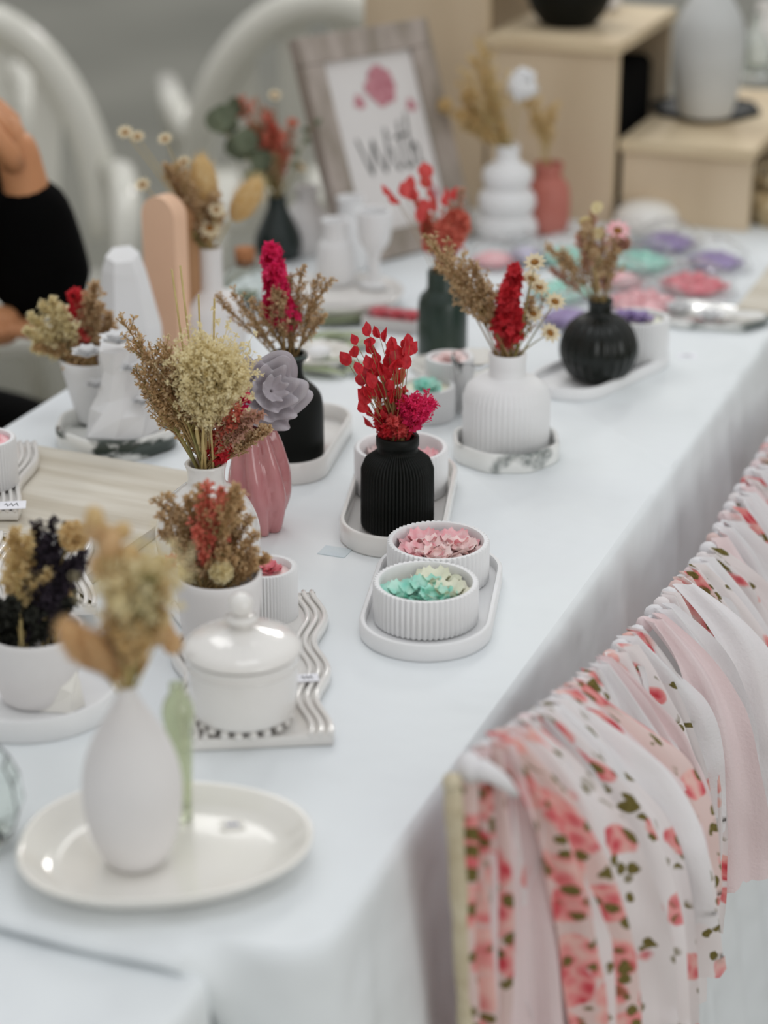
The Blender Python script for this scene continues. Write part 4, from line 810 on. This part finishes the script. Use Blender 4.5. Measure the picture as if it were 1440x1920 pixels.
# ------------------------------------------------------------------ wrapped soaps
def soap(u, v, w_, h_, mt, label, seed, wrap=True, z=TZ, tall=.028):
    P = at(u, v, z); rg = random.Random(seed); ppm = FPX / proj(P)[2]; W_ = w_ * 1.12 / ppm; D = W_ * h_
    t = thing('wrapped_soap' if wrap else 'flower_soap', P, label, 'soap', 'wrapped flower soaps at the far end')
    m = M(); rosette(m, (0, 0, .004), W_ * .34, rg, 3); rosette(m, (W_ * .26, D * .1, .003), W_ * .24, rg, 2); rosette(m, (-W_ * .26, -D * .1, .003), W_ * .24, rg, 2)
    m.ball((0, 0, tall * .35), W_ * .40, 20, 8, 0, V((0, 0, 1)), tall * .35 / (W_ * .40)); m.build('soap_bar', mt, t)
    if wrap:
        m = M(); N, K = 28, 8; vs = []
        for k in range(K + 1):
            th = PI / 2 * k / K
            for i in range(N):
                a = 2 * PI * i / N; rr = W_ * .60 * math.cos(th) + .001; zz = (tall + .012) * math.sin(th) + .0008
                nn = 1 + .14 * noise.noise(V((math.cos(a) * 3, math.sin(a) * 3, k * .8 + seed)))
                vs.append((rr * nn * math.cos(a), rr * nn * math.sin(a) * .85, zz * (1 + .2 * noise.noise(V((a, k, seed * 1.0)))) if k else .0008))
        m.add(vs, [(k * N + i, k * N + (i + 1) % N, (k + 1) * N + (i + 1) % N, (k + 1) * N + i) for k in range(K) for i in range(N)] + [tuple(range(K * N, K * N + N))])
        o = m.build('clear_wrapper', FILM, t, smooth=False); md = o.modifiers.new('s', 'SOLIDIFY'); md.thickness = .0003
soap(1252, 468, 100, .7, PURPLEWAX, 'lilac flower soap in clear wrap, farthest back by crate', 1)
soap(1340, 503, 98, .6, PURPLEWAX, 'lilac flower soap in clear wrap, nearest the slatted board', 2)
soap(1300, 548, 120, .6, ROSEWAX, 'wide rose pink soap in clear wrap below the lilac one', 3)
soap(1200, 505, 110, .6, TEALWAX, 'mint green soap in clear wrap left of the lilac ones', 4)
soap(1165, 540, 80, .6, PINKWAX, 'pink soap in clear wrap behind the lilac candle', 5)
soap(1060, 495, 100, .6, TEALWAX, 'mint green soap in clear wrap behind the beige sprigs', 6)
soap(1055, 560, 110, .6, TEALWAX, 'pale mint soap in clear wrap beside the daisies', 7)
soap(1065, 610, 92, .6, PURPLEWAX, 'lilac soap in clear wrap left of the black round vase', 8)
soap(1205, 583, 130, .5, PINKWAX, 'long pink soap in glossy wrap directly behind lilac candle', 9)
soap(925, 500, 80, .6, PINKWAX, 'pink soap in clear wrap below the bubble vase', 10)
soap(985, 492, 74, .7, mat('pale_lilac_wax', 'cfc8e0', .45, 'dcd6ea', 60, sss=.2), 'pale lilac soap in clear wrap right of bubble vase', 11)
soap(1158, 468, 60, .7, PINKWAX, 'small pink soap with dark dots behind beige sprigs', 12)
# pink soap in its open box and eucalyptus leaves
P = at(742, 612); t = thing('soap_box', P, 'shallow white box with rose pink soaps left of green bottle', 'box')
q = roundpoly([(-.034, -.026), (.034, -.026), (.034, .026), (-.034, .026)], .002); m = M(); m.outline(q, .016, .0015, .002); m.build('box_body', PAPER, t, smooth='auto')
rg = random.Random(31)
for i in range(3):
    m = M(); rosette(m, (-.019 + .019 * i, -.002, .012), .014, rg, 3); m.ball((-.019 + .019 * i, 0, .010), .011, 14, 8, 0, V((0, 0, 1)), .7); m.build('pink_soap', ROSEWAX, t)
rg = random.Random(17)
LF = [(620, 610), (650, 640), (668, 655), (640, 690), (612, 640), (690, 700), (655, 610), (595, 705)]
for i, (u, v) in enumerate(LF):
    P = at(u, v); m = M(); a = rg.uniform(-.6, .6) + .5; d = V((math.cos(a), math.sin(a), 0)); sd = V((-d.y, d.x, 0)); L = .034; vs = []
    for k in range(9):
        s = k / 8; wd = .011 * math.sin(PI * s) ** .8
        for w_ in (-1, 0, 1): vs.append(d * L * (s - .5) * 2 + sd * wd * w_ + V((0, 0, .002 + .004 * math.sin(PI * s) + abs(w_) * .002)))
    m.add(vs, [(k * 3 + w_, k * 3 + w_ + 1, k * 3 + w_ + 4, k * 3 + w_ + 3) for k in range(8) for w_ in range(2)])
    o = m.build('eucalyptus_leaf', LEAFG); o.location = P + V((0, 0, .0002 * i)); o.modifiers.new('s', 'SOLIDIFY').thickness = .0006
    tag(o, ['soft green leaf nearest the round white cake plate', 'soft green leaf midway between cake plate and soap box', 'soft green leaf just left of the soap box', 'soft green leaf right of the small cream dish', 'soft green leaf behind the small cream dish', 'soft green leaf in front of the pink soap box', 'soft green leaf farthest back by the soap box corner', 'soft green leaf beside the neck of the black bottle'][i], 'leaf', 'loose green leaves on the cloth')
# pebble dish, marbled plate right
P, ppm, kz = base(598, 700, 60); m = M(); m.lathe(hollow([(.024, 0), (.034, .004), (.040, .014)], .003, .010), 48); o = m.build('small_dish', IVORY); o.location = P; tag(o, 'small cream dish just behind the tall black bottle', 'dish')
m = M(); m.ball((0, 0, .012), .015, 12, 8, 0, V((0, 0, 1)), .6); o = m.build('white_soap', WPURE, smooth=True); o.location = P + V((0, 0, .0005)); tag(o, 'smooth white soap resting in small cream dish', 'soap')
P = at(1310, 598); q = [(.085 * math.cos(a * PI / 24) * (1 + .05 * math.sin(a * .8)), .05 * math.sin(a * PI / 24) * (1 + .06 * math.cos(a * .9))) for a in range(48)]
m = M(); m.outline(q, .009, .003, .0075, flare=.004); o = m.build('marbled_plate', MARBLEL, smooth='auto'); o.location = P; tag(o, 'irregular marbled plate lying below the wrapped soaps', 'plate')
for i, (u, v) in enumerate(((1275, 585), (1330, 600))):
    Pq = at(u, v, TZ + .0085); m = M(); rosette(m, (0, 0, .001), .018, rg, 3); m.ball((0, 0, .003), .008, 10, 6, 0, V((0, 0, 1)), .4); o = m.build('white_rose_soap', WPURE); o.location = Pq
    tag(o, ['cream rose-shaped soap at left on marbled plate', 'cream rose-shaped soap at right on marbled plate'][i], 'soap')
# irregular board behind white candle pot
P = at(870, 700); q = [(.06 * math.cos(a * PI / 20) * (1 + .06 * math.sin(a * .7)), .045 * math.sin(a * PI / 20)) for a in range(40)]
m = M(); m.outline(q, .010, .003, .008); o = m.build('stone_coaster', IVORY, smooth='auto'); o.location = P + V((0, .0, 0)); tag(o, 'pale oval slab between green bottle and white ribbed vase', 'coaster')
# crinkled glass cup beside the ribbed vase
P, ppm, kz = base(893, 790, 30); m = M(); m.lathe(hollow([(.014, 0), (.018, .02), (.022, .05), (.028, .066)], .0015), 40, mod=lambda r, z, a, i: r * (1 + .05 * math.sin(9 * a))); o = m.build('ruffled_glass', FILM); o.location = P; tag(o, 'ruffled clear glass left of the white ribbed vase', 'glass')
# price tags
for i, (u, v, s, z, lab) in enumerate(((1288, 668, .011, TZ, 'small white price tag right of the lilac candle'), (576, 1272, .009, TZ + .0125, 'small white price tag on wavy tray by jar'), (436, 1548, .0085, ZP, 'small price sticker with blue mark on ivory plate'), (22, 948, .013, TZ + .0245, 'white price tag on wavy tray at left edge'))):
    t = thing('price_tag', at(u, v, z), lab, 'tag', 'small price tags', rz=.5); m = M(); m.box((0, 0, .0004), (s * 2, s * 1.4, .0008)); m.build('tag_card', IVORY if i == 2 else TAG, t, smooth=False)
    m = M(); m.tube([V((s * (-.5 + k * .12), s * .3 * math.sin(k * 2.1), .001)) for k in range(9)], .0004, 4); m.build('pen_mark', BLUEINK if i == 2 else INK, t)
m = M(); m.box((0, 0, .0004), (.026, .02, .0007)); o = m.build('vinyl_tag', mat('pale_vinyl', 'd3dde0', .3, 'cdd8de', 40), smooth=False); o.location = at(628, 1035); tag(o, 'thin pale bluish tag left of the black ribbed vase tray', 'tag')

# ------------------------------------------------------------------ rag garland on its post
PT = atX(848, 1462, -.408)
m = M(); m.tube([V((.055 * (1 - z / PT.z), 0, z)) for z in [i * (PT.z - .004) / 40 for i in range(41)]] , [.0062 + .0006 * math.sin(i * 2.3) for i in range(41)], 12)
m.ball((0, 0, PT.z - .002), .0068, 12, 8); o = m.build('wooden_post', POSTM); o.location = (PT.x, PT.y, 0); tag(o, 'cream upright post holding the rag garland end', 'post')
CP = [(866, 1452, -.405), (905, 1410, -.403), (960, 1372, -.400), (1030, 1330, -.396), (1110, 1268, -.392), (1200, 1180, -.388), (1262, 1110, -.386), (1320, 1045, -.386), (1370, 950, -.388), (1440, 838, -.390), (1520, 740, -.394)]
CW = [atX(u, v, X) for u, v, X in CP]
cum = [0]
for i in range(1, len(CW)): cum.append(cum[-1] + (CW[i] - CW[i - 1]).length)
def cord(s):
    s = max(0, min(s, cum[-1] - 1e-6)); i = max(k for k in range(len(cum)) if cum[k] <= s); i = min(i, len(CW) - 2); return CW[i].lerp(CW[i + 1], (s - cum[i]) / (cum[i + 1] - cum[i]))
GR = thing('rag_garland', CW[0], 'rose print and white rag-strip garland hung along the table side', 'garland')
m = M(); m.tube([cord(cum[-1] * i / 60) - CW[0] for i in range(61)], .0022, 8); m.build('cord', VOILE, GR)
rg = random.Random(21)
m = M(); c = V((.004, .004, .004)); m.ball(c, .011, 12, 8, 0, V((1, .4, .2)), .8); m.tube(bez(c, c + V((.02, -.005, .005)), c + V((.03, .01, -.02)), 5), [.006, .008, .006, .005, .003], 8); m.build('end_knot', VOILE, GR)
def strip(s, L, W_, mt, out_, fwd, seed, curl=.3, tw=0):
    r = random.Random(seed); P = cord(s); t = (cord(s + .01) - cord(s - .01)).normalized(); t = V((t.x * .5, t.y, t.z * .4)).normalized(); K = 34; NW = 12; m = M(); vs = []; uv = []
    if W_ > .04: W_ *= 1.35
    a0, a1 = r.uniform(.0, .35), (r.uniform(.55, 1.25) if W_ > .045 else r.uniform(.2, .8))
    ou, ov = r.uniform(0, 5), r.uniform(0, 5); ph = r.uniform(0, 6); fr = r.uniform(1.2, 2.2)
    for k in range(K + 1):
        f = k / K; d = L * f
        # rises over the cord, then falls with an outward sweep
        x = .006 + out_ * (1 - math.exp(-f * 3)) ; z = .009 * math.exp(-f * 14) * (1) - d * (1 - .25 * math.exp(-f * 5)); y = fwd * (1 - math.exp(-f * 2.2))
        x += .004 * math.sin(f * 5 + ph); y += .004 * math.sin(f * 6 + ph * 2)
        wd = W_ * (.38 + .62 * min(1, f * 3.0)) * (1 + .08 * math.sin(f * 9 + ph))
        a = a0 + (a1 - a0) * min(1, f * 1.6) + .12 * math.sin(ph + f * 4)
        for j in range(NW + 1):
            q = j / NW - .5; fold = (.0075 * (1 - .6 * f) * math.sin(q * 2 * PI * fr + ph + f * 1.2) + .003 * noise.noise(V((q * 3, f * 5, seed + 9)))) + .002 * noise.noise(V((q * 8, f * 6, seed)))
            side = t * math.cos(a) + V((1, 0, 0)) * math.sin(a); nrm = V((1, 0, 0)) * math.cos(a) - t * math.sin(a)
            hem = 0 if k < K else r.uniform(-.004, .004)
            vs.append(P - CW[0] + V((x, y, z + hem + (q * .25 * W_ if k > K - 3 else 0))) + side * q * wd + nrm * fold); uv.append((ou + q * W_ * 1.0, ov + d))
    m.add(vs, [(k * (NW + 1) + j, k * (NW + 1) + j + 1, (k + 1) * (NW + 1) + j + 1, (k + 1) * (NW + 1) + j) for k in range(K) for j in range(NW)]); m.uv = uv
    o = m.build('fabric_strip', mt, GR); return o
def loose(s, L, seed):
    r = random.Random(seed); P = cord(s); m = M(); q = P - CW[0] + V((.03, 0, -.02)); m.tube([q + V((.01 * math.sin(k * .5 + seed), .008 * math.cos(k * .4), -L * k / 14)) for k in range(15)], .0004, 4); m.build('loose_thread', VOILE, GR)
STR = [(.004, .40, .030, FLORALD, .012, .0), (.010, .44, .034, FLORALD, .018, .004), (.020, .42, .034, PINKV, .022, .01), (.028, .46, .036, FLORALD, .026, .01), (.036, .44, .044, PINKV, .035, .015),
       (.046, .30, .044, FLORALD, .085, .05), (.060, .36, .05, FLORAL, .055, .03), (.072, .40, .05, PINKV, .05, .03), (.088, .27, .05, FLORAL, .09, .05), (.10, .30, .035, VOILE, .06, .05), (.118, .30, .055, FLORAL, .09, .06), (.135, .24, .035, VOILE, .08, .05),
       (.15, .31, .05, FLORAL, .09, .06), (.168, .20, .05, VOILE, .09, .06), (.185, .27, .055, FLORAL, .095, .07), (.205, .22, .05, PINKV, .085, .06)]
for i, (s, L, W_, mt, ou, fw) in enumerate(STR): strip(s, L, W_, mt, ou, fw, 100 + i)
kinds = [VOILE, FLORAL, VOILE, PINKV, FLORAL, VOILE, FLORAL, PINKV]
s = .225; i = 0
while s < cum[-1] - .01:
    mt = kinds[i % 8] if i % 11 else FLORALD; strip(s, rg.uniform(.19, .34) , rg.choice([.03, .046, .05, .058]), mt, rg.uniform(.045, .11), rg.uniform(.02, .08), 200 + i); s += rg.uniform(.024, .036); i += 1
for k in range(5): loose(.05 + k * .05, .2, k)
# little knots where each rag loops over the cord
s = .012; i = 0
while s < cum[-1]:
    m = M(); P = cord(s) - CW[0]; t_ = (cord(s + .01) - cord(s - .01)).normalized()
    m.ball(P + V((.001, 0, .001)), rg.uniform(.0065, .009), 10, 7, 0, (t_ + rv(rg) * .5), .8)
    m.uv = [(v_[1] * 1.0 + i, v_[2] + i * .37) for v_ in m.v]; m.build('fabric_knot', [FLORAL, VOILE, FLORALD, VOILE, PINKV, VOILE][i % 6], GR); s += rg.uniform(.022, .03) if s < 1.0 else .04; i += 1

# ------------------------------------------------------------------ chairs and person behind
def chair(x, y, rz, label):
    t = thing('plastic_chair', (x, y, 0), label, 'chair', 'white plastic chairs behind the stall', rz)
    # local: seat faces -Y
    m = M(); q = roundpoly([(-.22, -.22), (.22, -.22), (.20, .20), (-.20, .20)], .05); m.outline([(a, b) for a, b in q], .03, .006, .022); [None]
    m.v = [(a, b, c + .42) for a, b, c in m.v]; m.build('seat', CHAIRW, t, smooth='auto')
    def bp(xx, zz): return V((xx, .20 + (zz - .44) * .28 - .02 * (xx / .25) ** 2, zz))
    m = M(); m.tube([bp(.235 * math.cos(a), .50 + .38 * math.sin(a)) for a in [PI * k / 24 for k in range(25)]], [.034] * 25, 10); m.build('back_frame', CHAIRW, t)
    for k in range(4):
        xx = (-1.5 + k) * .098; zt = .50 + .38 * math.sqrt(max(0, 1 - (xx / .235) ** 2)) - .01; m = M(); pts = [bp(xx * (.75 + .25 * j / 8), .43 + (zt - .43) * j / 8) for j in range(9)]
        vs = []
        for p in pts:
            for dx, dy in ((-.027, -.006), (.027, -.006), (.027, .006), (-.027, .006)): vs.append(p + V((dx, dy, 0)))
        m.add(vs, [(a * 4 + b, a * 4 + (b + 1) % 4, a * 4 + 4 + (b + 1) % 4, a * 4 + 4 + b) for a in range(8) for b in range(4)] + [(0, 1, 2, 3), (35, 34, 33, 32)]); m.build('back_slat', CHAIRW, t, smooth='auto')
    for sx_ in (-1, 1):
        m = M(); m.tube([(sx_ * .22, -.20, .43), (sx_ * .255, -.20, .58), (sx_ * .262, -.14, .645), (sx_ * .262, .05, .65), (sx_ * .245, .24, .62)], [.022, .022, .026, .026, .022], 10); m.build('armrest', CHAIRW, t)
        for sy, yy in ((-1, -.20), (1, .20)):
            m = M(); m.tube([(sx_ * .20, yy, .43), (sx_ * .245, yy + sy * .05, 0)], [.028, .019], 10); m.build('leg', CHAIRW, t)
chair(-1.93, 3.02, math.radians(30), 'white plastic armchair just behind the seated person')
chair(-1.72, 3.95, math.radians(-150), 'white plastic armchair facing the stall with bright seat')
chair(-2.55, 3.75, math.radians(35), 'white plastic armchair far back at the left')

chair(-1.75, 5.1, math.radians(15), 'farthest white plastic armchair above the eucalyptus')
m = M(); m.ball((0, 0, .16), .2, 16, 10, 0, V((0, 0, 1)), .8); o = m.build('fabric_bag', TEALB); o.location = (-1.12, 4.75, .04); tag(o, 'dark teal bag on floor behind the picture frame', 'bag')

# person: one continuous skinned body, seated at the left behind the table
pel = V((-1.74, 2.14, .52)); abd = V((-1.68, 2.135, .68)); che = V((-1.57, 2.12, .85)); uch = V((-1.50, 2.11, .955)); nk = V((-1.455, 2.11, 1.035)); hd = V((-1.425, 2.11, 1.10))
def skin_obj(name, pts, edges, radii, mt, parent, root=0):
    me = bpy.data.meshes.new(name); me.from_pydata([tuple(p) for p in pts], edges, []); me.materials.append(mt); o = bpy.data.objects.new(name, me); COL.objects.link(o); o.parent = parent
    md = o.modifiers.new('skin', 'SKIN'); md.use_smooth_shade = True
    for i, r in enumerate(radii): me.skin_vertices[0].data[i].radius = (r, r) if not isinstance(r, tuple) else r
    me.skin_vertices[0].data[root].use_root = True
    s_ = o.modifiers.new('sub', 'SUBSURF'); s_.levels = 2; s_.render_levels = 2; return o
pr = thing('person', (pel.x, pel.y, 0), 'seated person in black top, bare forearm on lap, hand raised, cropped at left edge', 'person')
O = V((pel.x, pel.y, 0))
shL = V((-1.48, 2.26, .95)); shR = V((-1.50, 1.955, .95))
el1 = V((-1.272, 2.160, .775)); wr1 = V((-1.284, 2.130, .935)); ha1 = V((-1.290, 2.122, .985))
el2 = V((-1.56, 1.93, .725)); wr2 = V((-1.345, 2.07, .752)); ha2 = V((-1.29, 2.12, .750))
hip1 = pel + V((.03, -.10, -.02)); hip2 = pel + V((.03, .10, -.02)); kn = V((-1.35, 2.03, .53)); kn2 = V((-1.35, 2.26, .53)); ft = V((-1.37, 2.02, .08)); ft2 = V((-1.37, 2.27, .08))
pts = [pel, abd, che, uch, nk, hd, shL, shL.lerp(el1, .5), el1, el1.lerp(wr1, .4), wr1, ha1, shR, shR.lerp(el2, .5), el2, el2.lerp(wr2, .4), wr2, ha2, hip1, hip1.lerp(kn, .5), kn, kn.lerp(ft, .35), ft, ft + V((.12, 0, -.03)), hip2, hip2.lerp(kn2, .5), kn2, kn2.lerp(ft2, .35), ft2, ft2 + V((.12, 0, -.03))]
ed = [(0, 1), (1, 2), (2, 3), (3, 4), (4, 5), (3, 6), (6, 7), (7, 8), (8, 9), (9, 10), (10, 11), (3, 12), (12, 13), (13, 14), (14, 15), (15, 16), (16, 17), (0, 18), (18, 19), (19, 20), (20, 21), (21, 22), (22, 23), (0, 24), (24, 25), (25, 26), (26, 27), (27, 28), (28, 29)]
ra = [.12, .105, .115, .09, .048, .048, .055, .046, .038, .037, .026, .028, .055, .046, .038, .037, .026, .026, .085, .078, .058, .052, .035, .03, .085, .078, .058, .052, .035, .03]
skin_obj('body', [p - O for p in pts], ed, ra, SKIN, pr)
skin_obj('black_top', [p - O for p in [pel + V((0, 0, .04)), abd, che, uch, uch.lerp(nk, .45), shL, shL.lerp(el1, .5), el1, el1.lerp(wr1, .5), el1.lerp(wr1, .95), shR, shR.lerp(el2, .45)]], [(0, 1), (1, 2), (2, 3), (3, 4), (3, 5), (5, 6), (6, 7), (7, 8), (8, 9), (3, 10), (10, 11)], [.15, .135, .145, .12, .07, .075, .070, .064, .054, .044, .075, .062], BLACKC, pr)
skin_obj('black_trousers', [p - O for p in [pel, hip1, hip1.lerp(kn, .5), kn, kn.lerp(ft, .35), ft + V((0, 0, .05)), hip2, hip2.lerp(kn2, .5), kn2, kn2.lerp(ft2, .35), ft2 + V((0, 0, .05))]], [(0, 1), (1, 2), (2, 3), (3, 4), (4, 5), (0, 6), (6, 7), (7, 8), (8, 9), (9, 10)], [.13, .10, .095, .078, .07, .058, .10, .10, .078, .07, .058], BLACKC, pr)
hc = V((-1.395, 2.11, 1.175)); m = M()
def headmod(r, z, a, i): return r * (1 + .12 * math.cos(a) - .04 * abs(math.sin(2 * a)))
m.lathe(smoothprof([(.02, -.115), (.045, -.108), (.058, -.08), (.066, -.035), (.072, .02), (.071, .06), (.055, .096), (.02, .115)], 3), 40, mod=headmod)
m.ball((.080, 0, -.018), .011, 12, 8, 0, V((.35, 0, 1)), 1.9)
for s_ in (-1, 1): m.ball((-.004, s_ * .069, -.012), .017, 12, 8, 0, V((0, 0, 1)), 1.35)
m.build('head', SKIN, pr, loc=hc - O)
for s_ in (-1, 1):
    m = M(); m.ball((.0695, s_ * .027, .006), .0068, 12, 8, 0, V((0, 1, 0)), 1.5); eye = m.build('eye', WPURE, pr, loc=hc - O)
    m = M(); m.ball((.0738, s_ * .0265, .006), .0036, 10, 6); m.build('iris', HAIR, eye)
    m = M(); m.tube([(.070, s_ * .044, .022), (.078, s_ * .03, .027), (.080, s_ * .014, .023)], [.0015, .003, .002], 6); m.build('eyebrow', HAIR, pr, loc=hc - O)
m = M(); m.ball((.068, 0, -.062), .0075, 14, 6, 0, V((0, 1, 0)), 2.6); m.build('mouth', TERRA, pr, loc=hc - O)
m = M(); m.lathe(smoothprof([(.055, -.09), (.074, -.05), (.080, .02), (.080, .06), (.064, .104), (.02, .127)], 3), 36, c=(-.020, 0, .004)); m.build('hair', HAIR, pr, loc=hc - O)
m = M(); m.ball((-.105, 0, .02), .038, 14, 10); m.build('hair_bun', HAIR, pr, loc=hc - O)
def hand(wr, dirn, side, curl, name='hand'):
    d = dirn.normalized(); x = side.normalized(); n_ = d.cross(x).normalized(); o_ = []
    for i, (off, ln) in enumerate(((-.026, .066), (-.009, .074), (.008, .070), (.024, .056))):
        b = wr + d * .062 + x * off; p1 = b + (d * math.cos(curl * .5) + n_ * math.sin(curl * .5)) * ln * .42; p2 = p1 + (d * math.cos(curl * 1.4) + n_ * math.sin(curl * 1.4)) * ln * .33; p3 = p2 + (d * math.cos(curl * 2.2) + n_ * math.sin(curl * 2.2)) * ln * .28
        m = M(); m.tube([wr + d * .03 + x * off * .7, b, p1, p2, p3, p3 + (p3 - p2) * .2], [.011, .0095, .0088, .008, .007, .003], 10); m.v = [tuple(V(v_) - O) for v_ in m.v]; m.build('finger', SKIN, pr)
    m = M(); b = wr + d * .018 - x * .026; m.tube([b, b - x * .018 + d * .02, b - x * .020 + d * .044 + n_ * .008, b - x * .012 + d * .062 + n_ * .014], [.013, .012, .0095, .005], 10); m.v = [tuple(V(v_) - O) for v_ in m.v]; m.build('thumb', SKIN, pr)
    m = M(); m.ball(wr + d * .036, .036, 14, 10, 0, n_, .42); m.v = [tuple(V(v_) - O) for v_ in m.v]; m.build('palm', SKIN, pr)
hand(wr1 - V((0, 0, .005)), ha1 - wr1, FH, 1.15); hand(wr2, ha2 - wr2, V((.6, -.6, 0)), .5)
m = M(); q = roundpoly([(-.25, -.22), (.22, -.22), (.22, .24), (-.25, .24)], .05); m.outline(q, .03, .004, .026)
t = thing('wooden_stool', (pel.x, pel.y + .08, 0), 'pale wooden seat under the seated person at left', 'stool'); m.v = [(a, b, c + .335) for a, b, c in m.v]; m.build('seat', BROWNW, t, smooth='auto')
for a in (-1, 1):
    for b in (-1, 1): m = M(); m.tube([(a * .18, b * .18, .338), (a * .21, b * .21, 0)], .018, 8); m.build('leg', BROWNW, t)
